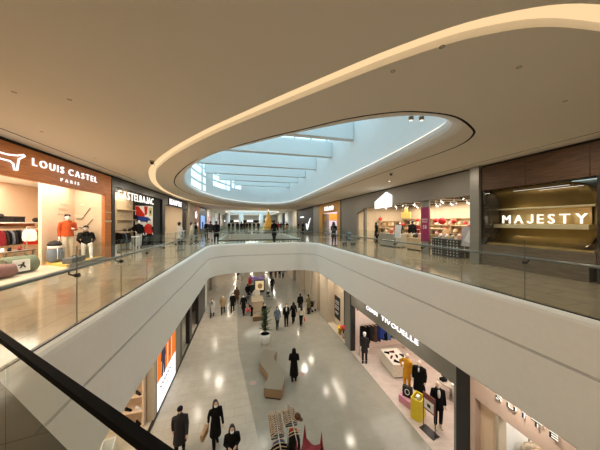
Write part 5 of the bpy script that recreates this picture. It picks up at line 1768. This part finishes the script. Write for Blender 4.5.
# ---------------------------------------------------------------- golden tree on the far side
tx, ty = P(268.4, 232.0, 0)
t = thing('christmas_tree', 'tall golden decorated tree beyond the second opening', 'tree', (tx, ty, 0))
MB().cyl(0, 0, 0, 0.4, 0.35, 0.3).build('base', cloth('white'), t)
f = MB()
for i in range(15):
    z = 0.45 + i * 0.20
    r = 1.05 * (1 - i / 16) + 0.06
    vs, fs = [(0, 0, z + 0.34)], []
    for j in range(22):
        rr = r * (1.0 if j % 2 else 0.78)
        vs.append((rr * math.cos(j * PI / 11 + i), rr * math.sin(j * PI / 11 + i), z - (0.05 if j % 2 else 0)))
    vs.append((0, 0, z))
    fs = [(0, 1 + j, 1 + (j + 1) % 22) for j in range(22)] + [(23, 1 + (j + 1) % 22, 1 + j) for j in range(22)]
    f.add(vs, fs)
f.build('foliage', C('gold_foliage', (0.80, 0.56, 0.14), rough=0.5, var=0.25, scale=14, emit=0.15), t)  # slight glow put into the foliage colour to brighten the tree
for i in range(26):
    z = 0.5 + i * 0.108
    r = 1.04 * (1 - (z - 0.45) / 3.5) + 0.04
    MB().ell((r * math.cos(i * 2.4), r * math.sin(i * 2.4), z), (0.055, 0.055, 0.055), 8, 6).build('bauble', C('bauble_gold', (0.9, 0.65, 0.2), rough=0.2, metal=0.6), t)
MB().ell((0, 0, 3.66), (0.1, 0.05, 0.12), 8, 6).build('star', M['sign_warm'], t)

# far shop dressing on the upper level
far = [(-5.97, 40.0, 'far_pink', (0.8, 0.25, 0.35), 'red pink'), (-5.97, 44.6, 'far_pale', (0.85, 0.85, 0.9), 'pale'), (-5.97, 52.6, 'far_red', (0.7, 0.08, 0.12), 'red'), (-5.97, 60.5, 'far_tan', (0.6, 0.45, 0.3), 'tan')]
for x, y, nm, c, w_ in far:
    t = thing('shop_poster', '%s poster on a distant shop front past the blue screen' % w_, 'poster', (x, y, 0.5), rot=LEFT_FACE)
    MB().box(0, 2.6, 0, 2.1, 0, 0.03).build('board', C(nm, c), t)
    MB().box(0.3, 2.3, 0.9, 1.9, 0.031, 0.04).build('picture', C('far_white', (0.8, 0.78, 0.76)), t)
for i, (u, c) in enumerate(((222, 'sign_white'), (237, 'sign_warm'), (250, 'sign_white'), (278, 'sign_white'), (292, 'sign_warm'))):
    yy = 69.9
    a, b_, _ = ray(u, 0)
    xx = yy * a / b_
    o = MB().box(-0.9, 0.9, -0.05, 0.05, 0, 0.55).build('shop_sign', M[c], None, 0.02, loc=(xx, yy, 1.75))
    tag(o, 'small lit shop sign on the far end wall, %s from the golden tree side' % ('fifth', 'fourth', 'third', 'first', 'second')[i], 'sign')
for i, x in enumerate((-4.2, -1.0, 4.0)):
    o = struct('wall_column_far', MB().cyl(x, 58, 0, CEIL, 0.55), M['white_paint'])

# ================================================================== LOWER FLOOR FURNITURE
# curved bench
cl = spline([(1.24, 10.45), (1.42, 10.9), (1.55, 11.4), (1.46, 11.9), (1.30, 12.35), (1.18, 12.8), (1.26, 13.25), (1.50, 13.65)], False, 5)
bl, brt = offset(cl, -0.42, False), offset(cl, 0.42, False)
out = bl + brt[::-1]
t = thing('curved_bench', 'long S-shaped brown bench on the grey tiles', 'bench', (1.3, 12, LOW))
loc = [(p[0] - 1.3, p[1] - 12) for p in out]
MB().prism(loc, 0.06, 0.42).build('body', wood_mat('bench_oak', (0.24, 0.155, 0.08), (0.34, 0.23, 0.125), 1, 0.5), t)
MB().prism(loc, 0.42, 0.46).build('seat_top', C('bench_top', (0.20, 0.165, 0.115), rough=0.55, var=0.1, scale=20), t)
inn = [(p[0] - 1.3, p[1] - 12) for p in offset(cl, -0.36, False) + offset(cl, 0.36, False)[::-1]]
MB().prism(inn, 0.0, 0.06).build('plinth', M['black_matte'], t)

# white planter with a tall plant
x, y = P(265, 343.5, LOW)
t = thing('potted_plant', 'tall leafy plant in a white round pot behind the bench', 'plant', (x, y, LOW))
MB().lathe([(0.22, 0), (0.27, 0.02), (0.34, 0.5), (0.36, 0.68), (0.33, 0.70), (0.31, 0.66)], n=28).build('pot', M['white_paint'], t)
MB().cyl(0, 0, 0.60, 0.66, 0.31).build('soil', C('soil', (0.05, 0.035, 0.025), rough=0.95), t)
MB().tube([(0, 0, 0.6), (0.05, 0.02, 1.2), (0.0, 0.05, 1.9)], [0.035, 0.028, 0.02], 8).build('stem', C('bark', (0.14, 0.09, 0.05)), t)
lf = MB()
r2 = random.Random(5)
for i in range(64):
    z = 0.75 + 1.35 * (i / 64)
    an = i * 2.4
    L = r2.uniform(0.42, 0.68)
    w_ = 0.085
    el = r2.uniform(0.35, 1.15)
    d = Vector((math.cos(an) * math.cos(el), math.sin(an) * math.cos(el), math.sin(el)))
    s = Vector((-math.sin(an), math.cos(an), 0))
    b0 = Vector((0.03 * math.cos(an), 0.03 * math.sin(an), z))
    dr = Vector((0, 0, -0.12))
    nn = d.cross(s)
    pts = [b0, b0 + d * L * 0.4 + s * w_, b0 + d * L * 0.4 - s * w_, b0 + d * L * 0.75 + s * w_ * 0.7 + dr * 0.5, b0 + d * L * 0.75 - s * w_ * 0.7 + dr * 0.5, b0 + d * L + dr]
    lf.add(pts + [p + nn * 0.004 for p in pts], [(0, 2, 1), (1, 2, 4, 3), (3, 4, 5), (6, 7, 8), (7, 9, 10, 8), (9, 11, 10)])
lf.build('foliage', C('leaf_green', (0.045, 0.075, 0.025), rough=0.45, var=0.3, scale=6), t)

rack_hanger_me = MB().tube([(-0.22, 0, -0.21), (-0.12, 0, -0.125), (0, 0, -0.055), (0.12, 0, -0.125), (0.22, 0, -0.21)], [(0.013, 0.010), (0.013, 0.013), (0.013, 0.014), (0.013, 0.013), (0.013, 0.010)], 8).mesh('rack_hanger')
clip_me = MB().tube([(-0.19, 0, -0.25), (0.19, 0, -0.25)], 0.02, 6).tube([(-0.19, 0, -0.19), (-0.19, 0, -0.25)], 0.006, 6).tube([(0.19, 0, -0.19), (0.19, 0, -0.25)], 0.006, 6).mesh('clip_bar')
# two racks of bare hangers
def hanger_rack(x, y, L, label, where):
    t = clothes_rail(x, y, LOW, L, 1.5, label, PI / 2, 'steel')
    n_ = max(1, int((L - 0.80) / 0.085))
    for i in range(n_):
        yy = y + L / 2 - 0.06 - i * 0.085
        h = thing('clothes_hanger', 'bare wooden hanger on the %s' % where, 'hanger', (x, yy, LOW + 1.488), rnd.uniform(-0.06, 0.06), 'bare hangers on the %s' % where)
        h.scale = (1.05, 1.2, 1.0)
        put('bar', rack_hanger_me, M['wood_hanger'], h)
        put('clip_bar', clip_me, M['black_metal'], h)
        put('hook', hook_me, M['steel'], h)
    return t
hanger_rack(1.02, 7.27, 1.76, 'clothes rack of bare hangers with blue jacket in front', 'rack with the blue jacket')
hanger_rack(1.54, 7.44, 1.56, 'clothes rack of bare hangers with rust garment in front', 'rack with the rust garment')
garment(1.02, 7.0, LOW + 1.488, 0.1, 'shirt', 'denim', 'blue denim jacket at the near end of a hanger rack', None).children[0].scale = (0.7, 1, 0.85)
for i in range(3):
    garment(1.02, 6.87 - i * 0.12, LOW + 1.488, 0, 'coat', 'black', 'black garment hanging behind the blue denim jacket', 'black garments at the rack end')
garment(1.54, 7.28, LOW + 1.488, -0.25, 'shirt', 'rust', 'rust brown garment at the near end of a hanger rack', None).children[0].scale = (0.5, 0.9, 0.75)
for i in range(2):
    garment(1.54, 7.14 - i * 0.10, LOW + 1.488, 0, 'coat', 'charcoal', 'charcoal garment hanging next to the rust garment', 'dark garments at the rack end').children[0].scale = (0.62, 1, 1)
o = put('baseball_cap', cap_me, cloth('brown'), None, (1.75, 7.50, LOW + 1.535), (0, 0, 0.5))
tag(o, 'dark brown hat on the rack with the rust garment', 'hat')

# red canopy with spikes
t = thing('market_canopy', 'dark red fabric canopy with pointed corners beside the hanger racks', 'canopy', (1.85, 6.42, LOW), math.radians(-40))
t.scale = (1, 1, 1.22)
k = MB()
hw = 0.28
ring_ = []
for i in range(24):
    a = i * PI / 12 + PI / 4
    q = max(abs(math.cos(a)), abs(math.sin(a)))
    ring_.append((hw / q * math.cos(a), hw / q * math.sin(a)))
top_ = [(p[0] * 0.5, p[1] * 0.5, 1.10) for p in ring_]
mid_ = []
for i, p in enumerate(ring_):
    c = (abs(p[0]) + abs(p[1])) / (2 * hw)
    mid_.append((p[0], p[1], 1.12 + 0.30 * max(0, c - 0.6) ** 1.0))
low_ = [(p[0] * 1.02, p[1] * 1.02, 0.86) for p in ring_]
k.strip(top_, mid_).strip(mid_, low_).add([(0, 0, 1.14)] + top_, [(0, 1 + j, 1 + (j + 1) % 24) for j in range(24)], True)
o = k.build('fabric', C('canopy_red', (0.20, 0.012, 0.020), rough=0.7, var=0.25, scale=5), t)
for a in (-1, 1):
    for b_ in (-1, 1):
        MB().tube([(a * hw, b_ * hw, 1.05), (a * hw, b_ * hw, 1.22), (a * hw, b_ * hw, 1.52)], [0.075, 0.05, 0.006], 8).build('corner_spike', C('canopy_red', (0.20, 0.012, 0.020)), t)
        MB().tube([(a * hw * 0.95, b_ * hw * 0.95, 0), (a * hw * 0.95, b_ * hw * 0.95, 1.05)], 0.02, 8).build('post', M['black_metal'], t)

# shoe wall in the lower left shop
t = thing('shoe_shelf', 'peach wall shelf of shoes beside the lit advertising box', 'shelf', (-5.88, 10.5, LOW))
for z in (0.02, 0.62, 1.22, 1.82, 2.42):
    MB().box(-1.9, 1.9, -0.28, 0.2, z, z + 0.045).build('shelf_board', M['peach_wall'], t, 0.004)
for xx in (-0.65, 0.62, 1.9):
    MB().box(xx - 0.03, xx + 0.03, -0.27, 0.2, 0.065, 2.42).build('divider', M['peach_wall'], t)
sc = ['black', 'brown', 'white', 'tan', 'charcoal']
for i, z in enumerate((0.065, 0.665, 1.265, 1.865)):
    for j in range(6):
        c = sc[(i * 2 + j * 3) % 5]
        shoe((-4.2, -4.55, -4.9, -5.55, -5.9, -6.25)[j], 10.38, LOW + z + 0.004, 0.9 + 0.3 * (j % 2), c, '%s shoe on the peach wall shelf, %s board' % (c, ('lowest', 'second', 'third', 'upper')[i]), 'shoes on the peach wall shelf')
for k, (x, y, lb) in enumerate(((-4.62, 9.15, 'white open display box on the shop floor, nearer the passage'), (-5.05, 9.05, 'white open display box on the shop floor, farther into the shop'))):
    t = thing('display_box', lb, 'box', (x, y, LOW + 0.01), 0.25)
    w2 = 0.17
    MB().box(-w2, w2, -0.26, 0.26, 0, 0.03).build('base', M['white_paint'], t)
    for s in (-1, 1):
        MB().box(s * w2 - 0.015, s * w2 + 0.015, -0.26, 0.26, 0.03, 0.5).build('side_panel', M['white_paint'], t)
    MB().box(-w2 + 0.016, w2 - 0.016, 0.23, 0.26, 0.03, 0.5).build('back_panel', M['white_paint'], t)
    shoe(x, y, LOW + 0.044, 0.3, 'brown', 'brown shoe inside the %s white display box' % ('nearer', 'farther')[k], None)

# dark shop front clothes
clothes_rail(-4.6, 15.7, LOW, 1.6, 1.6, 'rail of dark clothes behind the dark lower shop window', PI / 2, 'black_metal')
for i in range(6):
    c = ('black', 'slate', 'charcoal')[i % 3]
    garment(-4.6, 15.05 + i * 0.24, LOW + 1.588, 0, 'coat', c, '%s garment behind the dark lower shop window' % c, 'clothes behind the dark lower window')

# lower right clothes shop
clothes_rail(8.45, 12.6, LOW + 0.008, 3.2, 1.9, 'long rail of coats along the blush far wall', br=0.010)
seq = ['black', 'black', 'charcoal', 'brown', 'navy', 'blue', 'black', 'denim', 'black', 'grey', 'charcoal', 'black']
for i, c in enumerate(seq):
    garment(7.08 + i * 0.245, 12.6, LOW + 1.896, PI / 2 + 0.85, 'coat' if i % 3 == 2 else 'dress', c, '%s garment on the long rail along the blush wall' % c, 'coats on the long blush wall rail')
t = table(8.15, 10.95, LOW + 0.008, 1.05, 1.5, 0.74, 'cream box table of shoes in the lower clothes shop', C('table_cream', (0.72, 0.66, 0.56), rough=0.4), -0.12, solid=True)
for i in range(8):
    xx, yy = 7.85 + 0.33 * (i % 3), 10.45 + 0.42 * (i // 3)
    shoe(xx, yy, LOW + 0.748, 0.8 + 0.5 * i, ('black', 'charcoal', 'black', 'maroon')[i % 4], '%s shoe on the cream box table' % ('black', 'charcoal', 'black', 'dark red')[i % 4], 'shoes on the cream box table')
t = thing('display_table', 'round beige table of folded dark clothes deep in the lower shop', 'table', (9.4, 8.6, LOW + 0.008))
MB().cyl(0, 0, 0.70, 0.75, 0.55, 0.55, 32).build('tabletop', C('table_beige', (0.50, 0.42, 0.34)), t)
MB().cyl(0, 0, 0.03, 0.70, 0.06).build('stem', M['steel'], t)
MB().cyl(0, 0, 0, 0.03, 0.32, 0.30, 28).build('base', M['steel'], t)
fold = MB().box(-0.16, 0.16, -0.12, 0.12, 0, 0.035).box(-0.155, 0.155, -0.12, 0.115, 0.036, 0.07).mesh('folded', 0.012)
for i, (dx, dy, c) in enumerate(((-0.33, 0.1, 'black'), (0.02, 0.33, 'charcoal'), (0.05, -0.05, 'maroon'), (0.38, 0.12, 'black'), (-0.18, -0.33, 'white'))):
    o = put('folded_sweater', fold, cloth(c), None, (9.4 + dx, 8.6 + dy, LOW + 0.758), (0, 0, 0.12 * i))
    o.scale = (0.85, 0.9, 1.6)
    tag(o, 'folded %s sweater on the round beige table' % c, 'clothes', 'folded sweaters on the round table')
x, y = 7.10, 8.05
t = thing('display_bin', 'bright yellow open bin beside the black blazer mannequin', 'bin', (x, y, LOW + 0.008), 0.5)
for a, b_, c, d in ((-0.28, -0.25, -0.2, 0.2), (0.25, 0.28, -0.2, 0.2), (-0.25, 0.25, -0.2, -0.17), (-0.25, 0.25, 0.17, 0.2)):
    MB().box(a, b_, c, d, 0, 0.86).build('side_panel', C('bin_yellow', (0.72, 0.55, 0.02), rough=0.5), t)
MB().box(-0.25, 0.25, -0.17, 0.17, 0.0, 0.62).build('filling', C('bin_inner', (0.35, 0.27, 0.04)), t)
o = put('folded_sweater', fold, cloth('white'), None, (x + 0.06, y + 0.09, LOW + 0.632), (0, 0, 0.5))
o.scale = (0.6, 0.5, 2.6)
tag(o, 'white folded item lying in the yellow bin', 'clothes')
bag_at(7.02, 7.97, LOW + 0.64, cloth('brown'), 'small brown bag lying in the yellow bin', 0.5, 0.40)
x, y = 6.98, 7.34
t = thing('sign_stand', 'black framed sign stand on a flat base before the yellow bin', 'sign stand', (x, y, LOW + 0.008), -1.4)
MB().box(-0.30, 0.30, -0.18, 0.18, 0, 0.03).build('base', M['black_metal'], t, 0.004)
for s in (-1, 1):
    MB().tube([(s * 0.25, 0, 0.03), (s * 0.25, 0, 1.45)], 0.014, 8).build('post', M['black_metal'], t)
fr = MB().box(-0.25, 0.25, -0.015, 0.015, 0.80, 1.45).build('sign_board', C('sign_maroon', (0.18, 0.05, 0.04)), t)
MB().box(-0.20, 0.20, -0.022, -0.0155, 0.86, 1.22).build('paper', C('sign_paper', (0.72, 0.68, 0.64)), fr)
MB().box(-0.07, 0.07, -0.026, -0.0225, 0.97, 1.1).build('print', M['black_matte'], fr)
t = thing('display_box', 'low pink box with black bag before the padded mannequin', 'box', (7.15, 8.75, LOW + 0.008), 0.3)
MB().box(-0.22, 0.22, -0.3, 0.3, 0, 0.28).build('body', C('box_pink', (0.62, 0.25, 0.32)), t, 0.01)
MB().box(-0.23, 0.23, -0.31, 0.31, 0.28, 0.31).build('lid', C('box_pink_top', (0.66, 0.3, 0.38)), t, 0.005)
t = thing('shopping_bag', 'black carrier bag with a white ring mark on the pink box', 'bag', (7.15, 8.75, LOW + 0.318), -0.9)
MB().box(-0.2, 0.2, -0.08, 0.08, 0, 0.46).build('body', M['black_matte'], t, 0.008)
MB().tube([(0.09 * math.cos(i * PI / 8), -0.085, 0.25 + 0.12 * math.sin(i * PI / 8)) for i in range(17)], 0.014, 6).build('ring_mark', M['white_paint'], t)
MB().tube([(-0.08, 0, 0.46), (-0.06, 0, 0.6), (0.06, 0, 0.6), (0.08, 0, 0.46)], 0.008, 6).build('handle', M['black_matte'], t)

# recess: toys and flowers
for k, (u, v, col, lb) in enumerate(((339.5, 322, (0.78, 0.50, 0.03), 'yellow flower bucket in the cream recess, lower one'), (343.5, 318, (0.62, 0.05, 0.04), 'red flower bucket in the cream recess next to the yellow one'))):
    t = thing('flower_bucket', lb, 'flowers', (6.78, 15.35 - 0.55 * k, LOW + 0.03))
    MB().lathe([(0.12, 0), (0.16, 0.3), (0.17, 0.32)], n=20).build('bucket', C('bucket_%d' % k, (0.6, 0.4, 0.05) if k == 0 else (0.55, 0.45, 0.35)), t)
    b_ = MB()
    for i in range(16):
        a = i * 2.4
        r = 0.22 * math.sqrt((i + 0.5) / 16)
        b_.ell((r * math.cos(a), r * math.sin(a), 0.45 + 0.12 * (1 - r * 4) + 0.25 * k), (0.075, 0.075, 0.065), 8, 6)
    b_.build('blossoms', C('bloom_%d' % k, col), t)
    MB().tube([(0, 0, 0.3), (0, 0, 0.5 + 0.25 * k)], [0.06, 0.08], 8).build('stems', C('leaf_green', (0.045, 0.075, 0.025)), t)

# pink shop rail
clothes_rail(7.55, 3.75, LOW, 1.5, 2.35, 'clothes rail with pale hangers in the pink fronted shop', PI / 2, 'black_metal')
for i in range(8):
    c = ('cream', 'cream', 'black', 'maroon', 'black', 'cream', 'black', 'cream')[i]
    garment(7.55, 4.38 - i * 0.17, LOW + 2.338, -0.65, 'coat', c, '%s garment on the rail in the pink fronted shop' % c, 'clothes in the pink fronted shop')

# kiosk group under the far slab edge
kx, ky = P(259.5, 300, LOW)
t = thing('menu_stand', 'black framed menu stand with a food picture at the kiosk', 'sign stand', (kx, ky, LOW))
MB().box(-0.42, 0.42, -0.3, 0.3, 0, 0.06).build('base', M['black_metal'], t)
MB().box(-0.12, 0.12, -0.06, 0.06, 0.06, 0.95).build('post', M['black_metal'], t)
MB().box(-0.55, 0.55, -0.07, 0.07, 0.95, 2.15).build('frame', M['black_metal'], t, 0.01)
p_ = MB().box(-0.44, 0.44, -0.078, -0.071, 1.06, 2.04).build('picture', C('menu_cream', (0.85, 0.66, 0.42), emit=0.35), t)
MB().prism([(0.25 * math.cos(i * PI / 8) + 0.05, 1.5 + 0.28 * math.sin(i * PI / 8)) for i in range(16)], -0.084, -0.0785, 'xz').build('food_image', C('menu_brown', (0.42, 0.22, 0.08)), p_)
t = thing('kiosk_counter', 'tan snack kiosk counter behind the bending person', 'counter', (kx - 0.35, ky - 2.4, LOW))
MB().box(-0.5, 0.5, -0.8, 0.8, 0, 0.92).build('body', M['tan'], t, 0.01)
MB().box(-0.55, 0.55, -0.85, 0.85, 0.92, 0.97).build('worktop', C('counter_top', (0.48, 0.36, 0.24)), t, 0.008)
MB().box(-0.3, 0.3, 0.2, 0.7, 0.97, 1.25).build('glass_case', M['shop_glass'], t)
t = thing('lounge_chair', 'round backed cream chair behind the tan kiosk counter', 'chair', (kx - 0.35, ky - 0.75, LOW))
put('shell', remesh(MB().ell((0, 0.12, 0.85), (0.42, 0.14, 0.5)).ell((0, -0.1, 0.5), (0.42, 0.36, 0.14)), 0.03, 'shell'), cloth('cream'), t)
MB().cyl(0, 0, 0, 0.42, 0.06).build('stem', M['steel'], t)
MB().cyl(0, 0, 0, 0.03, 0.3).build('base', M['steel'], t)
x, y = P(257.5, 321, LOW)
t = thing('planter_box', 'low brown wooden box in front of the kiosk', 'box', (x, y + 0.2, LOW))
MB().box(-0.35, 0.35, -0.25, 0.25, 0, 0.36).build('body', C('box_brown', (0.22, 0.13, 0.06), rough=0.6), t, 0.012)
MB().box(-0.37, 0.37, -0.27, 0.27, 0.36, 0.40).build('rim', C('box_brown_rim', (0.30, 0.19, 0.1)), t, 0.008)
t = thing('flower_stall', 'stall with purple and pink goods on top behind the menu stand', 'stall', (kx - 0.2, ky + 3.2, LOW))
MB().box(-0.9, 0.9, -0.6, 0.6, 0, 0.95).build('counter', M['black_metal'], t, 0.01)
MB().box(-0.95, 0.95, -0.65, 0.65, 0.95, 1.0).build('top', M['tan'], t, 0.01)
b_ = MB()
for i in range(18):
    b_.ell((-0.7 + 0.28 * (i % 6) + 0.05 * (i // 6), -0.3 + 0.3 * (i // 6), 1.2 + 0.1 * ((i * 7) % 5)), (0.2, 0.18, 0.2), 10, 7)
b_.build('purple_goods', C('goods_purple', (0.34, 0.22, 0.50), rough=0.7, var=0.5, scale=4), t)
MB().ell((-0.75, -0.5, 1.3), (0.18, 0.16, 0.55), 12, 8).build('red_goods', cloth('red'), t)
for k, (dx, dy, w_) in enumerate(((0.95, -0.3, 'right of'), (-1.2, -0.1, 'left of'))):
    t = thing('cafe_chair', 'dark cafe chair %s the menu stand' % w_, 'chair', (kx + dx, ky + dy, LOW), 0.4 - k)
    MB().box(-0.2, 0.2, -0.2, 0.2, 0.43, 0.46).build('seat', M['black_matte'], t, 0.01)
    MB().box(-0.2, 0.2, 0.17, 0.2, 0.55, 0.85).build('backrest', M['black_matte'], t, 0.01)
    for a in (-1, 1):
        for b2 in (-1, 1):
            MB().tube([(a * 0.18, b2 * 0.17, 0), (a * 0.18, b2 * 0.18, 0.85 if b2 == 1 else 0.43)], 0.013, 6).build('leg', M['black_metal'], t)

# floor marks
for k, (u, v, lb) in enumerate(((253, 383, 'faint red round floor sticker left of the bench'), (302, 374.5, 'faint red round floor sticker right of the hooded walker'))):
    x, y = P(u, v, LOW)
    t = thing('floor_sticker', lb, 'sticker', (x, y, LOW + 0.001))
    MB().lathe([(0.18, 0), (0.18, 0.002)], n=24).build('disc', C('sticker_pale', (0.34, 0.28, 0.235)), t)
    MB().lathe([(0.10, 0.002), (0.10, 0.0032)], n=20).build('dot', C('sticker_red', (0.46, 0.24, 0.20)), t)
